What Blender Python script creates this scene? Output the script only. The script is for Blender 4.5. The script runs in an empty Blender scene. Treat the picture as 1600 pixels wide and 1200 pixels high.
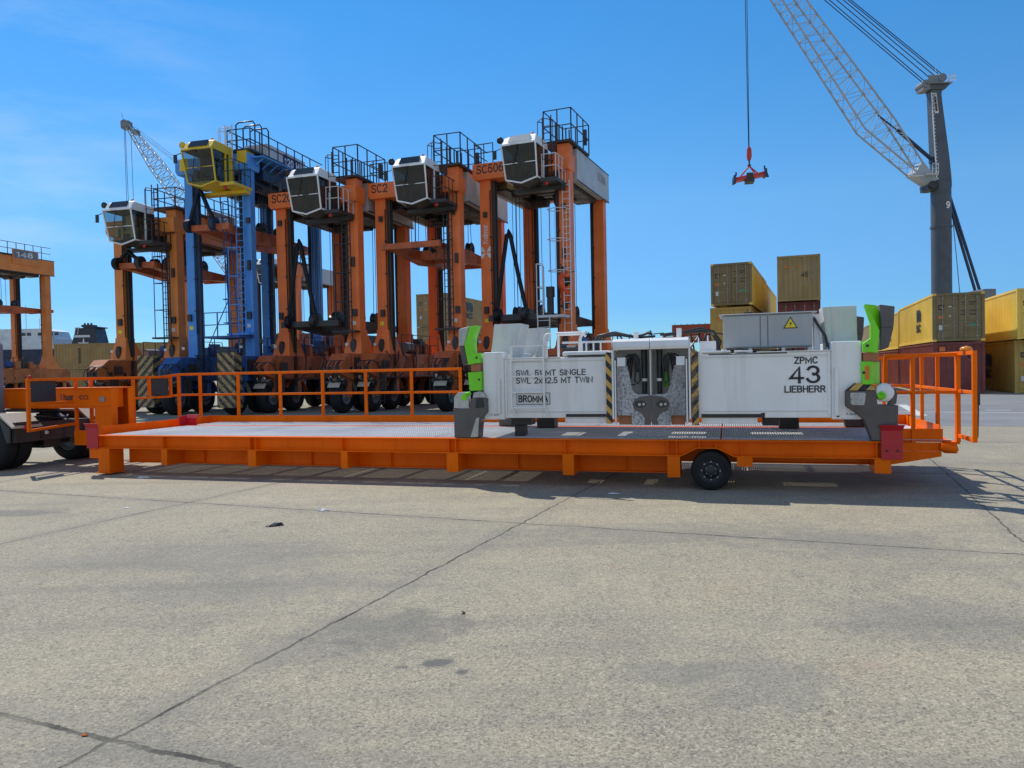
import bpy, math, random
from mathutils import Matrix, Vector
random.seed(7)
R = math.radians
S = bpy.context.scene
COL = S.collection

# ------------------------------------------------------------------ camera, sky, sun, exposure
F = 1155.0
PITCH = math.atan(23 / 1155); ROLL = R(1.15)
cam = bpy.data.cameras.new('camera'); cam.sensor_width = 36; cam.lens = 36 * F / 1600
cam.clip_start = 0.05; cam.clip_end = 5000
cob = bpy.data.objects.new('camera', cam); COL.objects.link(cob)
_c, _s = math.cos(ROLL), math.sin(ROLL)
_r0 = Vector((1, 0, 0)); _u0 = Vector((0, math.sin(PITCH), math.cos(PITCH)))
_f = Vector((0, math.cos(PITCH), -math.sin(PITCH)))
_r = _c * _r0 - _s * _u0; _u = _c * _u0 + _s * _r0
m = Matrix((_r, _u, -_f)).transposed().to_4x4(); m.translation = Vector((0, 0, 1.78))
cob.matrix_world = m
S.camera = cob

SUN = Vector((-0.43, 0.594, 1.0)).normalized()          # towards the sun: behind the trailer, left
W_ = bpy.data.worlds.new('World'); S.world = W_; W_.use_nodes = True
nt = W_.node_tree; nt.nodes.clear()
sky = nt.nodes.new('ShaderNodeTexSky'); sky.sky_type = 'NISHITA'; sky.sun_disc = False
sky.sun_elevation = math.asin(SUN.z); sky.sun_rotation = math.atan2(SUN.x, SUN.y)
sky.altitude = 0; sky.air_density = 1.0; sky.dust_density = 0.0; sky.ozone_density = 6.0
hs = nt.nodes.new('ShaderNodeHueSaturation'); hs.inputs['Saturation'].default_value = 1.22
tc = nt.nodes.new('ShaderNodeTexCoord'); mp = nt.nodes.new('ShaderNodeMapping')
mp.inputs['Scale'].default_value = (2.2, 2.2, 9.0)
nz = nt.nodes.new('ShaderNodeTexNoise'); nz.inputs['Scale'].default_value = 1.6; nz.inputs['Detail'].default_value = 8
nz.inputs['Roughness'].default_value = 0.62
rp = nt.nodes.new('ShaderNodeValToRGB'); rp.color_ramp.elements[0].position = 0.44; rp.color_ramp.elements[1].position = 0.80
mxs = nt.nodes.new('ShaderNodeMixRGB'); mxs.inputs['Color2'].default_value = (6.0, 6.3, 6.7, 1)
mul = nt.nodes.new('ShaderNodeMath'); mul.operation = 'MULTIPLY'; mul.inputs[1].default_value = 0.30
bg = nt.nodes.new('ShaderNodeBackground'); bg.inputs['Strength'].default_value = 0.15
ow = nt.nodes.new('ShaderNodeOutputWorld')
L_ = nt.links.new
L_(sky.outputs[0], hs.inputs['Color']); L_(tc.outputs['Generated'], mp.inputs['Vector']); L_(mp.outputs[0], nz.inputs['Vector'])
L_(nz.outputs['Fac'], rp.inputs['Fac']); clm = nt.nodes.new('ShaderNodeMapRange'); clm.inputs['From Min'].default_value = -0.22; clm.inputs['From Max'].default_value = -0.55; clm.inputs['To Min'].default_value = 0.0; clm.inputs['To Max'].default_value = 1.0
cmm = nt.nodes.new('ShaderNodeMath'); cmm.operation = 'MULTIPLY'
sx2 = nt.nodes.new('ShaderNodeSeparateXYZ'); L_(tc.outputs['Generated'], sx2.inputs[0]); L_(sx2.outputs[0], clm.inputs['Value'])
L_(rp.outputs['Color'], cmm.inputs[0]); L_(clm.outputs[0], cmm.inputs[1]); L_(cmm.outputs[0], mul.inputs[0]); L_(mul.outputs[0], mxs.inputs['Fac'])
sxyz = nt.nodes.new('ShaderNodeSeparateXYZ'); L_(tc.outputs['Generated'], sxyz.inputs[0])
er = nt.nodes.new('ShaderNodeValToRGB'); L_(sxyz.outputs[2], er.inputs['Fac'])
el = er.color_ramp.elements; el[0].position = 0.0; el[0].color = (0.30, 0.55, 0.80, 1); el[1].position = 1.0; el[1].color = (0.84, 1.0, 1.0, 1)
for p_, c_ in ((0.08, (0.40, 0.61, 0.82, 1)), (0.21, (0.90, 0.93, 0.90, 1)), (0.42, (0.84, 1.04, 1.0, 1))):
    e_ = el.new(p_); e_.color = c_
em = nt.nodes.new('ShaderNodeMixRGB'); em.blend_type = 'MULTIPLY'; em.inputs['Fac'].default_value = 1.0
L_(hs.outputs[0], em.inputs['Color1']); L_(er.outputs['Color'], em.inputs['Color2'])
# unseen half of the sky behind the camera whitened, added to fill shaded faces
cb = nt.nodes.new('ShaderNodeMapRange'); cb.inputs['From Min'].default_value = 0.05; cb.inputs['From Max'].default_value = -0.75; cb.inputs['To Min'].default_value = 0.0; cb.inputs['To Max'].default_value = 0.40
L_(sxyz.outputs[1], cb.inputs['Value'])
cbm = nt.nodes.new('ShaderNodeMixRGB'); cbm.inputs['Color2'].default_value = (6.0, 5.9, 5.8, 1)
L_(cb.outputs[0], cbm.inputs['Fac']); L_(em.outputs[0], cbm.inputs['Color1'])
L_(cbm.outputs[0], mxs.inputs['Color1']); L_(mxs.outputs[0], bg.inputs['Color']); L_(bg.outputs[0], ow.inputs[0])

sl = bpy.data.lights.new('sun', 'SUN'); sl.energy = 4.2; sl.angle = R(0.53); sl.color = (1.0, 0.95, 0.85)
so = bpy.data.objects.new('sun', sl); COL.objects.link(so)
so.rotation_euler = SUN.to_track_quat('Z', 'Y').to_euler(); so.location = (0, 0, 60)
S.view_settings.view_transform = 'Standard'; S.view_settings.look = 'None'
S.view_settings.exposure = 0.0; S.view_settings.gamma = 1.0
S.render.engine = 'CYCLES'; S.cycles.max_bounces = 6; S.cycles.transparent_max_bounces = 12

# ------------------------------------------------------------------ materials
def newmat(name):
    mt = bpy.data.materials.new(name); mt.use_nodes = True
    t = mt.node_tree; b = t.nodes['Principled BSDF']
    return mt, t, b
def mixc(t, fac, c1, c2, mode='MIX'):
    n = t.nodes.new('ShaderNodeMixRGB'); n.blend_type = mode
    for k, v in (('Fac', fac), ('Color1', c1), ('Color2', c2)):
        if hasattr(v, 'is_output'): t.links.new(v, n.inputs[k])
        elif k == 'Fac': n.inputs[k].default_value = v
        else: n.inputs[k].default_value = (*v, 1)
    return n.outputs[0]
def noise(t, vec, scale, detail=4, rough=0.55, lo=0.4, hi=0.6):
    n = t.nodes.new('ShaderNodeTexNoise'); n.inputs['Scale'].default_value = scale
    n.inputs['Detail'].default_value = detail; n.inputs['Roughness'].default_value = rough
    if vec: t.links.new(vec, n.inputs['Vector'])
    r = t.nodes.new('ShaderNodeMapRange'); r.inputs['From Min'].default_value = lo; r.inputs['From Max'].default_value = hi
    t.links.new(n.outputs['Fac'], r.inputs['Value'])
    return r.outputs[0]
def ocoord(t, scale=(1, 1, 1), kind='Object'):
    c = t.nodes.new('ShaderNodeTexCoord'); mpp = t.nodes.new('ShaderNodeMapping')
    mpp.inputs['Scale'].default_value = scale
    t.links.new(c.outputs[kind], mpp.inputs['Vector']); return mpp.outputs[0]
def mathn(t, op, a, b=None):
    n = t.nodes.new('ShaderNodeMath'); n.operation = op
    for i, v in enumerate((a, b)):
        if v is None: continue
        if hasattr(v, 'is_output'): t.links.new(v, n.inputs[i])
        else: n.inputs[i].default_value = v
    return n.outputs[0]
def paint(name, col, rough=0.45, dirt=0.35, dcol=(0.09, 0.06, 0.04), streak=0.4, wear=0.0, wcol=(0.05, 0.035, 0.03), metal=0.0, spec=0.5, bump=0.0, coat=0.0, wsc=(1.6, 1.6, 0.55), wn_=17):
    mt, t, b = newmat(name)
    v = ocoord(t); vs = ocoord(t, (5, 5, 0.35))
    big = noise(t, v, 1.1, 5, 0.6, 0.42, 0.7)
    st = noise(t, vs, 1.6, 5, 0.65, 0.5, 0.75)
    tone = noise(t, v, 0.6, 3, 0.5, 0.3, 0.7)
    c = mixc(t, tone, tuple(x * 0.88 for x in col), tuple(min(1, x * 1.08) for x in col))
    c = mixc(t, mathn(t, 'MULTIPLY', big, dirt), c, dcol)
    c = mixc(t, mathn(t, 'MULTIPLY', st, streak), c, dcol)
    if wear > 0:
        w = noise(t, ocoord(t, wsc), wn_, 10, 0.8, 0.64 - 0.20 * wear, 0.76 - 0.20 * wear)
        c = mixc(t, w, c, wcol)
    t.links.new(c, b.inputs['Base Color'])
    rr = t.nodes.new('ShaderNodeMapRange'); rr.inputs['To Min'].default_value = rough * 0.8; rr.inputs['To Max'].default_value = min(1, rough * 1.4)
    t.links.new(big, rr.inputs['Value']); t.links.new(rr.outputs[0], b.inputs['Roughness'])
    b.inputs['Metallic'].default_value = metal; b.inputs['Specular IOR Level'].default_value = spec
    if coat: b.inputs['Coat Weight'].default_value = coat
    if bump:
        bn = t.nodes.new('ShaderNodeBump'); bn.inputs['Strength'].default_value = bump; bn.inputs['Distance'].default_value = 0.01
        t.links.new(noise(t, v, 22, 5, 0.6, 0.2, 0.8), bn.inputs['Height']); t.links.new(bn.outputs[0], b.inputs['Normal'])
    return mt
def hazard(name, sx, sy, sz, per, c1=(0.62, 0.36, 0.07), c2=(0.02, 0.02, 0.022), wear=0.4):
    mt, t, b = newmat(name)
    c = t.nodes.new('ShaderNodeTexCoord'); sp = t.nodes.new('ShaderNodeSeparateXYZ'); t.links.new(c.outputs['Object'], sp.inputs[0])
    a = mathn(t, 'ADD', mathn(t, 'ADD', mathn(t, 'MULTIPLY', sp.outputs[0], sx), mathn(t, 'MULTIPLY', sp.outputs[1], sy)), mathn(t, 'MULTIPLY', sp.outputs[2], sz))
    fr = mathn(t, 'FRACT', mathn(t, 'DIVIDE', a, per)); st = mathn(t, 'GREATER_THAN', fr, 0.5)
    cc = mixc(t, st, c1, c2)
    w = noise(t, ocoord(t), 9, 8, 0.75, 0.6 - 0.1 * wear, 0.63 - 0.1 * wear)
    cc = mixc(t, mathn(t, 'MULTIPLY', w, 0.8), cc, (0.13, 0.1, 0.08))
    t.links.new(cc, b.inputs['Base Color']); b.inputs['Roughness'].default_value = 0.6
    return mt

ORANGE = paint('trailer orange paint', (0.92, 0.160, 0.0), 0.45, 0.28, (0.46, 0.07, 0.004), 0.25, wear=0.08, wcol=(0.30, 0.05, 0.012), spec=0.12)
REDP = paint('red paint', (0.50, 0.012, 0.022), 0.45, 0.12, streak=0.1)
WHITEP = paint('worn white paint', (0.84, 0.84, 0.83), 0.45, 0.12, (0.42, 0.36, 0.29), 0.30, wear=0.06, wcol=(0.30, 0.22, 0.17))
WHITE2 = paint('dusty white paint', (0.66, 0.66, 0.62), 0.5, 0.25, (0.36, 0.33, 0.26), 0.35)
CREAM = paint('crane boom grey', (0.37, 0.40, 0.43), 0.5, 0.15, (0.3, 0.28, 0.25), 0.1)
SCRAP = paint('scraped white plate', (0.56, 0.57, 0.59), 0.5, 0.8, (0.11, 0.10, 0.095), 0.6, wear=0.85, wcol=(0.10, 0.095, 0.095), wsc=(1.2, 1.2, 0.9), wn_=26)
CABGREY = paint('cabinet grey', (0.42, 0.43, 0.43), 0.45, 0.2, (0.25, 0.24, 0.22), 0.25)
GALV = paint('galvanised steel', (0.62, 0.63, 0.65), 0.5, 0.2, (0.5, 0.5, 0.5), 0.0)
STEEL = paint('worn dark steel', (0.115, 0.105, 0.10), 0.5, 0.5, (0.10, 0.06, 0.04), 0.45, metal=0.3, bump=0.25)
BRIGHT = paint('bare scraped steel', (0.50, 0.50, 0.48), 0.4, 0.3, (0.10, 0.085, 0.07), 0.3, wear=0.5, wcol=(0.14, 0.13, 0.12), metal=0.3, wsc=(1, 1, .8), wn_=30)
LIME = paint('lime green paint', (0.20, 0.74, 0.012), 0.4, 0.12, (0.05, 0.10, 0.01), 0.15)
BRONZE = paint('rusty pivot', (0.40, 0.14, 0.055), 0.5, 0.4, (0.12, 0.05, 0.03), 0.3)
BLACK = paint('black hose', (0.018, 0.019, 0.022), 0.4, 0.2, (0.05, 0.045, 0.04), 0.0)
RUBBER = paint('tyre rubber', (0.016, 0.016, 0.017), 0.8, 0.35, (0.04, 0.037, 0.034), 0.0, spec=0.25, bump=0.2)
PADGREY = paint('dark rubber pad', (0.075, 0.07, 0.07), 0.7, 0.5, (0.2, 0.19, 0.18), 0.3, bump=0.4)
DKGREY = paint('dark grey paint', (0.030, 0.031, 0.033), 0.5, 0.3, (0.07, 0.06, 0.05), 0.2)
GREASE = paint('greasy dark steel', (0.030, 0.029, 0.031), 0.5, 0.5, (0.06, 0.035, 0.025), 0.4)
MIDGREY = paint('mid grey paint', (0.20, 0.21, 0.22), 0.5, 0.3, (0.12, 0.11, 0.1), 0.3)
TOWERGREY = paint('crane tower grey', (0.075, 0.084, 0.10), 0.5, 0.12, (0.07, 0.07, 0.075), 0.15)
SCORANGE = paint('carrier orange', (0.95, 0.205, 0.038), 0.5, 0.20, (0.34, 0.09, 0.035), 0.34)
SCRUST = paint('carrier faded orange', (0.80, 0.25, 0.040), 0.5, 0.25, (0.30, 0.11, 0.035), 0.4)
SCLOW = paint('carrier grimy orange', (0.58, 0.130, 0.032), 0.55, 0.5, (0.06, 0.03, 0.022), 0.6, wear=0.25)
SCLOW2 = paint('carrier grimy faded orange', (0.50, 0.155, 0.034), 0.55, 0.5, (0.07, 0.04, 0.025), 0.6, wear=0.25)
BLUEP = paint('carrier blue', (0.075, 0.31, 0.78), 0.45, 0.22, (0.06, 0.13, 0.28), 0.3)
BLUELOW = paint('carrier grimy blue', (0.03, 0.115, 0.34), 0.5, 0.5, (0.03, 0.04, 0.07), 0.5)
BLUEDK = paint('dark blue steel', (0.016, 0.034, 0.08), 0.5, 0.4, (0.02, 0.025, 0.04), 0.3)
YELP = paint('cab yellow', (0.74, 0.50, 0.02), 0.42, 0.14, (0.3, 0.2, 0.03), 0.2)
HOUSEGREY = paint('machinery house grey', (0.52, 0.53, 0.54), 0.5, 0.2, (0.3, 0.28, 0.26), 0.35)
TAN = paint('tan underside', (0.50, 0.36, 0.16), 0.55, 0.3, streak=0.2)
FEND = paint('tan fender', (0.50, 0.43, 0.33), 0.5, 0.3, (0.25, 0.2, 0.15), 0.2)
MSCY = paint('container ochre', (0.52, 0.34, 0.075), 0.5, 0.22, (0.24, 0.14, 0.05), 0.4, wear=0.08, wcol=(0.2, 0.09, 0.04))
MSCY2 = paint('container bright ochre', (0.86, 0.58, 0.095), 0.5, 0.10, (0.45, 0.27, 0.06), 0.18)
MSCB = paint('container brown ochre', (0.36, 0.25, 0.09), 0.5, 0.28, (0.2, 0.12, 0.05), 0.45, wear=0.1, wcol=(0.16, 0.08, 0.04))
MSCD = paint('container shaded door ochre', (0.235, 0.18, 0.072), 0.55, 0.35, (0.13, 0.08, 0.04), 0.5, wear=0.15, wcol=(0.12, 0.06, 0.035))  # darkened ochre: shade on the door end is put into the colour
MAROON = paint('container maroon', (0.20, 0.042, 0.035), 0.55, 0.3, (0.1, 0.035, 0.03), 0.35)
CONTBLUE = paint('container navy', (0.02, 0.045, 0.13), 0.5, 0.3, streak=0.3)
BRICKRED = paint('brick red steel', (0.33, 0.055, 0.03), 0.5, 0.35, streak=0.3)
CRED = paint('crane spreader red', (0.58, 0.04, 0.035), 0.45, 0.25, streak=0.2)
BARGREY = paint('lock bar zinc', (0.36, 0.34, 0.29), 0.45, 0.2, metal=0.2)
INK = paint('black lettering', (0.02, 0.02, 0.024), 0.5, 0.0, streak=0.0)
INKB = paint('navy lettering', (0.02, 0.03, 0.16), 0.5, 0.0, streak=0.0)
INKW = paint('white lettering', (0.72, 0.72, 0.71), 0.5, 0.1, streak=0.0)
INKG = paint('grey lettering', (0.28, 0.29, 0.31), 0.5, 0.0, streak=0.0)
LINING = paint('cab lining', (0.10, 0.075, 0.05), 0.7, 0.2)
LABW = paint('white sticker', (0.7, 0.7, 0.68), 0.5, 0.1, streak=0.0)
LABG = paint('green sticker', (0.05, 0.30, 0.14), 0.5, 0.1, streak=0.0)
LABO = paint('orange sticker', (0.75, 0.18, 0.02), 0.5, 0.1, streak=0.0)
WARNY = paint('warning yellow', (0.85, 0.66, 0.02), 0.45, 0.0, streak=0.0)
REDGLOW = paint('red lens', (0.45, 0.02, 0.015), 0.2, 0.0, streak=0.0)
AMBER = paint('amber lens', (0.75, 0.25, 0.02), 0.2, 0.0, streak=0.0)
LENS = paint('clear lamp lens', (0.65, 0.64, 0.6), 0.2, 0.0, streak=0.0)
COVERALL = paint('orange coverall', (0.85, 0.10, 0.02), 0.8, 0.15, (0.4, 0.05, 0.02), 0.0)
SKIN = paint('skin', (0.28, 0.13, 0.08), 0.55, 0.0, streak=0.0)
HAIR = paint('dark hair', (0.02, 0.015, 0.012), 0.7, 0.0, streak=0.0)
SHIPW = paint('ship white', (0.60, 0.64, 0.68), 0.5, 0.1, streak=0.15)
HAZ1 = hazard('hazard stripes', 1, 0, -1.0, 0.21)
HAZ2 = hazard('hazard stripes right', 1, 0, -0.8, 0.17, wear=1.2)
HAZL = hazard('hazard stripes left', 1, 0, 0.9, 0.17, wear=0.3)
HAZC = hazard('carrier hazard stripes', 1, 0.4, 1.0, 0.42, (0.45, 0.30, 0.10), (0.02, 0.02, 0.022), 1.0)
HAZC2 = hazard('carrier hazard stripes mirrored', 1, 0.4, -1.0, 0.42, (0.45, 0.30, 0.10), (0.02, 0.02, 0.022), 1.0)

def glassmat(name, tint, opac, rough=0.03):
    mt, t, b = newmat(name); t.nodes.remove(b)
    o = t.nodes['Material Output']
    g = t.nodes.new('ShaderNodeBsdfGlossy'); g.inputs['Roughness'].default_value = rough; g.inputs['Color'].default_value = (0.9, 0.95, 1, 1)
    tr = t.nodes.new('ShaderNodeBsdfTransparent'); tr.inputs['Color'].default_value = (*tint, 1)
    df = t.nodes.new('ShaderNodeBsdfDiffuse'); df.inputs['Color'].default_value = (0.03, 0.035, 0.04, 1)
    m1 = t.nodes.new('ShaderNodeMixShader'); m1.inputs[0].default_value = opac
    t.links.new(tr.outputs[0], m1.inputs[1]); t.links.new(df.outputs[0], m1.inputs[2])
    lwn = t.nodes.new('ShaderNodeLayerWeight'); lwn.inputs['Blend'].default_value = 0.5
    fz_ = mathn(t, 'ADD', 0.05, mathn(t, 'MULTIPLY', mathn(t, 'POWER', lwn.outputs['Facing'], 4.0), 0.7))
    m2 = t.nodes.new('ShaderNodeMixShader'); t.links.new(fz_, m2.inputs[0])
    t.links.new(m1.outputs[0], m2.inputs[1]); t.links.new(g.outputs[0], m2.inputs[2]); t.links.new(m2.outputs[0], o.inputs[0])
    return mt
GLASS = glassmat('cab glass', (0.30, 0.34, 0.33), 0.45)
GLASSC = glassmat('clear cab glass', (0.62, 0.72, 0.74), 0.12)
WINDARK = paint('dark window', (0.02, 0.03, 0.04), 0.1, 0.0, streak=0.0)

STAINS = [(-0.87, 5.12, 0.55, 0.42, 0.55, (0.14, 0.137, 0.13)), (-1.35, 4.75, 0.5, 0.35, 0.3, (0.15, 0.147, 0.14)), (-0.50, 4.46, 0.10, 0.07, 0.8, (0.09, 0.09, 0.092)), (-0.33, 4.33, 0.05, 0.05, 0.8, (0.09, 0.09, 0.092)), (-0.70, 4.42, 0.05, 0.03, 0.7, (0.09, 0.09, 0.092)),
          (0.85, 4.25, 0.40, 0.16, 0.32, (0.13, 0.13, 0.13)), (1.35, 4.15, 0.5, 0.4, 0.35, (0.15, 0.15, 0.15)), (-6.6, 9.8, 0.8, 0.25, 0.6, (0.12, 0.12, 0.12)), (1.75, 7.9, 1.6, 0.5, 0.35, (0.17, 0.165, 0.155)), (2.9, 5.0, 0.8, 0.5, 0.3, (0.17, 0.165, 0.155)), (3.4, 7.2, 1.2, 0.6, 0.3, (0.16, 0.16, 0.155)), (0.9, 6.6, 0.10, 0.07, 0.3, (0.36, 0.20, 0.16)), (2.1, 4.3, 0.10, 0.06, 0.22, (0.34, 0.20, 0.16)), (-3.2, 7.2, 1.6, 0.6, 0.3, (0.17, 0.17, 0.165)), (-2.2, 6.1, 1.3, 0.5, 0.3, (0.165, 0.165, 0.16))]
# concrete yard: real slab joints, stains and exposed aggregate, in world metres
def concrete():
    mt, t, b = newmat('yard concrete')
    geo = t.nodes.new('ShaderNodeNewGeometry'); P = geo.outputs['Position']
    sp = t.nodes.new('ShaderNodeSeparateXYZ'); t.links.new(P, sp.inputs[0]); X, Y = sp.outputs[0], sp.outputs[1]
    def vmap(sc, rot=0):
        mm = t.nodes.new('ShaderNodeMapping'); mm.inputs['Scale'].default_value = sc; mm.inputs['Rotation'].default_value = (0, 0, rot)
        t.links.new(P, mm.inputs['Vector']); return mm.outputs[0]
    wob = noise(t, P, 3.0, 6, 0.7, 0, 1); wob2 = noise(t, vmap((1, 1, 1)), 11, 4, 0.6, 0, 1)
    w = mathn(t, 'ADD', mathn(t, 'MULTIPLY', mathn(t, 'SUBTRACT', wob, 0.5), 0.10), mathn(t, 'MULTIPLY', mathn(t, 'SUBTRACT', wob2, 0.5), 0.03))
    s = mathn(t, 'ADD', mathn(t, 'ADD', mathn(t, 'MULTIPLY', X, 0.370), mathn(t, 'MULTIPLY', Y, 0.929)), w)
    q = mathn(t, 'ADD', mathn(t, 'ADD', mathn(t, 'MULTIPLY', X, 0.9213), mathn(t, 'MULTIPLY', Y, -0.3889)), w)
    s1 = mathn(t, 'DIVIDE', mathn(t, 'SUBTRACT', s, 7.93), 5.33)
    q1 = mathn(t, 'DIVIDE', mathn(t, 'ADD', q, 3.234), 5.0)
    def line(v, per, wid):
        fr = mathn(t, 'FRACT', mathn(t, 'ADD', v, 100.5)); d = mathn(t, 'MULTIPLY', mathn(t, 'ABSOLUTE', mathn(t, 'SUBTRACT', fr, 0.5)), per)
        r = t.nodes.new('ShaderNodeMapRange'); r.inputs['From Min'].default_value = wid; r.inputs['From Max'].default_value = wid * 1.9
        r.inputs['To Min'].default_value = 1; r.inputs['To Max'].default_value = 0
        t.links.new(d, r.inputs['Value']); return r.outputs[0]
    gapn = noise(t, P, 2.1, 6, 0.7, 0.38, 0.60)
    j = mathn(t, 'MAXIMUM', line(s1, 5.33, 0.011), line(q1, 5.0, 0.008))
    halo = mathn(t, 'MAXIMUM', line(s1, 5.33, 0.10), line(q1, 5.0, 0.10))  # faint shadow tint beside the joints, put into the colour
    cell = t.nodes.new('ShaderNodeCombineXYZ'); t.links.new(mathn(t, 'FLOOR', mathn(t, 'ADD', s1, 100.0)), cell.inputs[0]); t.links.new(mathn(t, 'FLOOR', mathn(t, 'ADD', q1, 100.0)), cell.inputs[1])
    wn = t.nodes.new('ShaderNodeTexWhiteNoise'); wn.noise_dimensions = '3D'; t.links.new(cell.outputs[0], wn.inputs['Vector'])
    def M(f_, k_): return mathn(t, 'MULTIPLY', f_, k_)
    c = mixc(t, wn.outputs['Value'], (0.315, 0.283, 0.205), (0.435, 0.385, 0.262))
    # metre-scale weathering, tyre smears, oil, patches of rust
    c = mixc(t, M(noise(t, P, 0.30, 8, 0.62, 0.42, 0.62), 0.55), c, (0.23, 0.215, 0.18))
    c = mixc(t, M(noise(t, vmap((0.8, 0.8, 1), 1.9), 0.9, 6, 0.62, 0.50, 0.66), 0.45), c, (0.46, 0.40, 0.28))
    c = mixc(t, M(noise(t, vmap((0.10, 0.9, 1), -0.5), 1.2, 6, 0.62, 0.47, 0.64), 0.6), c, (0.165, 0.16, 0.15))
    c = mixc(t, M(noise(t, vmap((0.12, 1.5, 1), 0.9), 1.0, 6, 0.62, 0.52, 0.68), 0.45), c, (0.15, 0.148, 0.145))
    c = mixc(t, M(noise(t, vmap((0.7, 0.35, 1), 0.2), 1.0, 8, 0.66, 0.50, 0.60), 0.55), c, (0.15, 0.147, 0.14))
    c = mixc(t, M(noise(t, vmap((1, 0.6, 1), 5.2), 2.4, 5, 0.6, 0.60, 0.645), 0.7), c, (0.105, 0.105, 0.105))
    c = mixc(t, M(noise(t, vmap((1, 1, 1), 4.4), 1.1, 6, 0.6, 0.56, 0.68), 0.35), c, (0.33, 0.20, 0.14))
    row = mathn(t, 'MULTIPLY', mathn(t, 'GREATER_THAN', s1, 0.0), mathn(t, 'LESS_THAN', s1, 1.0))
    c = mixc(t, M(row, 0.30), c, (0.50, 0.435, 0.32))
    # decimetre mottling and exposed aggregate
    a1 = noise(t, P, 26, 3, 0.55, 0.30, 0.70); a2 = noise(t, P, 75, 3, 0.6, 0.25, 0.75); a3 = noise(t, P, 6, 10, 0.78, 0.34, 0.66)
    c = mixc(t, M(a3, 0.60), c, (0.190, 0.172, 0.135))
    c = mixc(t, M(noise(t, vmap((1, 1, 1), 2.2), 3.2, 7, 0.72, 0.46, 0.60), 0.35), c, (0.175, 0.168, 0.15))
    for sc_, k_, seed_ in ((96, 0.50, 0.0), (44, 0.15, 3.1)):
        vo = t.nodes.new('ShaderNodeTexVoronoi'); vo.inputs['Scale'].default_value = sc_; t.links.new(vmap((1, 1, 1), seed_), vo.inputs['Vector'])
        sv = t.nodes.new('ShaderNodeSeparateXYZ'); t.links.new(vo.outputs['Color'], sv.inputs[0])
        rr = t.nodes.new('ShaderNodeValToRGB'); e = rr.color_ramp.elements; e[0].position = 0.0; e[0].color = (0.07, 0.068, 0.062, 1); e[1].position = 1.0; e[1].color = (0.68, 0.62, 0.47, 1)
        for p_, c_ in ((0.14, (0.15, 0.14, 0.12, 1)), (0.30, (0.33, 0.30, 0.225, 1)), (0.80, (0.43, 0.385, 0.285, 1))): q_ = e.new(p_); q_.color = c_
        t.links.new(sv.outputs[0], rr.inputs['Fac']); c = mixc(t, k_, c, rr.outputs['Color'])
    c = mixc(t, M(noise(t, P, 34, 5, 0.75, 0.56, 0.66), 0.6), c, (0.10, 0.096, 0.085))
    sn = t.nodes.new('ShaderNodeTexNoise'); sn.inputs['Scale'].default_value = 4.5; sn.inputs['Detail'].default_value = 7; sn.inputs['Roughness'].default_value = 0.7; t.links.new(P, sn.inputs['Vector'])
    for cx_, cy_, rx_, ry_, k_, col_ in STAINS:
        dx = M(mathn(t, 'SUBTRACT', X, cx_), 1 / rx_); dy = M(mathn(t, 'SUBTRACT', Y, cy_), 1 / ry_)
        d_ = mathn(t, 'ADD', mathn(t, 'SQRT', mathn(t, 'ADD', M(dx, dx), M(dy, dy))), M(mathn(t, 'SUBTRACT', sn.outputs['Fac'], 0.5), 3.2))
        q_ = t.nodes.new('ShaderNodeMapRange'); q_.inputs['From Min'].default_value = 0.6; q_.inputs['From Max'].default_value = 1.15; q_.inputs['To Min'].default_value = k_; q_.inputs['To Max'].default_value = 0.0
        t.links.new(d_, q_.inputs['Value']); c = mixc(t, q_.outputs[0], c, col_)
    c = mixc(t, M(noise(t, vmap((0.9, 0.45, 1), 0.35), 0.75, 8, 0.68, 0.49, 0.62), 0.20), c, (0.165, 0.16, 0.15))
    c = mixc(t, M(noise(t, vmap((0.10, 1.1, 1), -0.42), 1.0, 7, 0.65, 0.53, 0.66), 0.34), c, (0.15, 0.147, 0.14))
    c = mixc(t, M(noise(t, vmap((1, 1, 1), 3.9), 0.55, 7, 0.62, 0.50, 0.64), 0.10), c, (0.50, 0.45, 0.33))
    c = mixc(t, mathn(t, 'MULTIPLY', halo, 0.22), c, (0.17, 0.165, 0.155))
    c = mixc(t, mathn(t, 'MULTIPLY', j, mathn(t, 'ADD', 0.35, mathn(t, 'MULTIPLY', gapn, 0.6))), c, (0.045, 0.043, 0.04))
    c = mixc(t, 1.0, c, (1.04, 1.02, 0.97), 'MULTIPLY')
    t.links.new(c, b.inputs['Base Color']); b.inputs['Roughness'].default_value = 0.85; b.inputs['Specular IOR Level'].default_value = 0.3
    h = mathn(t, 'SUBTRACT', mathn(t, 'ADD', mathn(t, 'MULTIPLY', a2, 0.5), mathn(t, 'ADD', a1, mathn(t, 'MULTIPLY', a3, 0.7))), mathn(t, 'MULTIPLY', j, 3.0))
    bn = t.nodes.new('ShaderNodeBump'); bn.inputs['Strength'].default_value = 0.55; bn.inputs['Distance'].default_value = 0.006
    t.links.new(h, bn.inputs['Height']); t.links.new(bn.outputs[0], b.inputs['Normal'])
    return mt
def asphalt():
    mt, t, b = newmat('lane asphalt'); geo = t.nodes.new('ShaderNodeNewGeometry'); P = geo.outputs['Position']
    c = mixc(t, noise(t, P, 0.25, 6, 0.65, 0.35, 0.7), (0.19, 0.195, 0.20), (0.29, 0.29, 0.285))
    c = mixc(t, mathn(t, 'MULTIPLY', noise(t, P, 18, 4, 0.6, 0.3, 0.7), 0.4), c, (0.12, 0.12, 0.125))
    c = mixc(t, mathn(t, 'MULTIPLY', noise(t, P, 0.9, 5, 0.6, 0.56, 0.75), 0.5), c, (0.10, 0.10, 0.105))
    t.links.new(c, b.inputs['Base Color']); b.inputs['Roughness'].default_value = 0.9
    return mt
CONC = concrete(); ASPH = asphalt()
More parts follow.
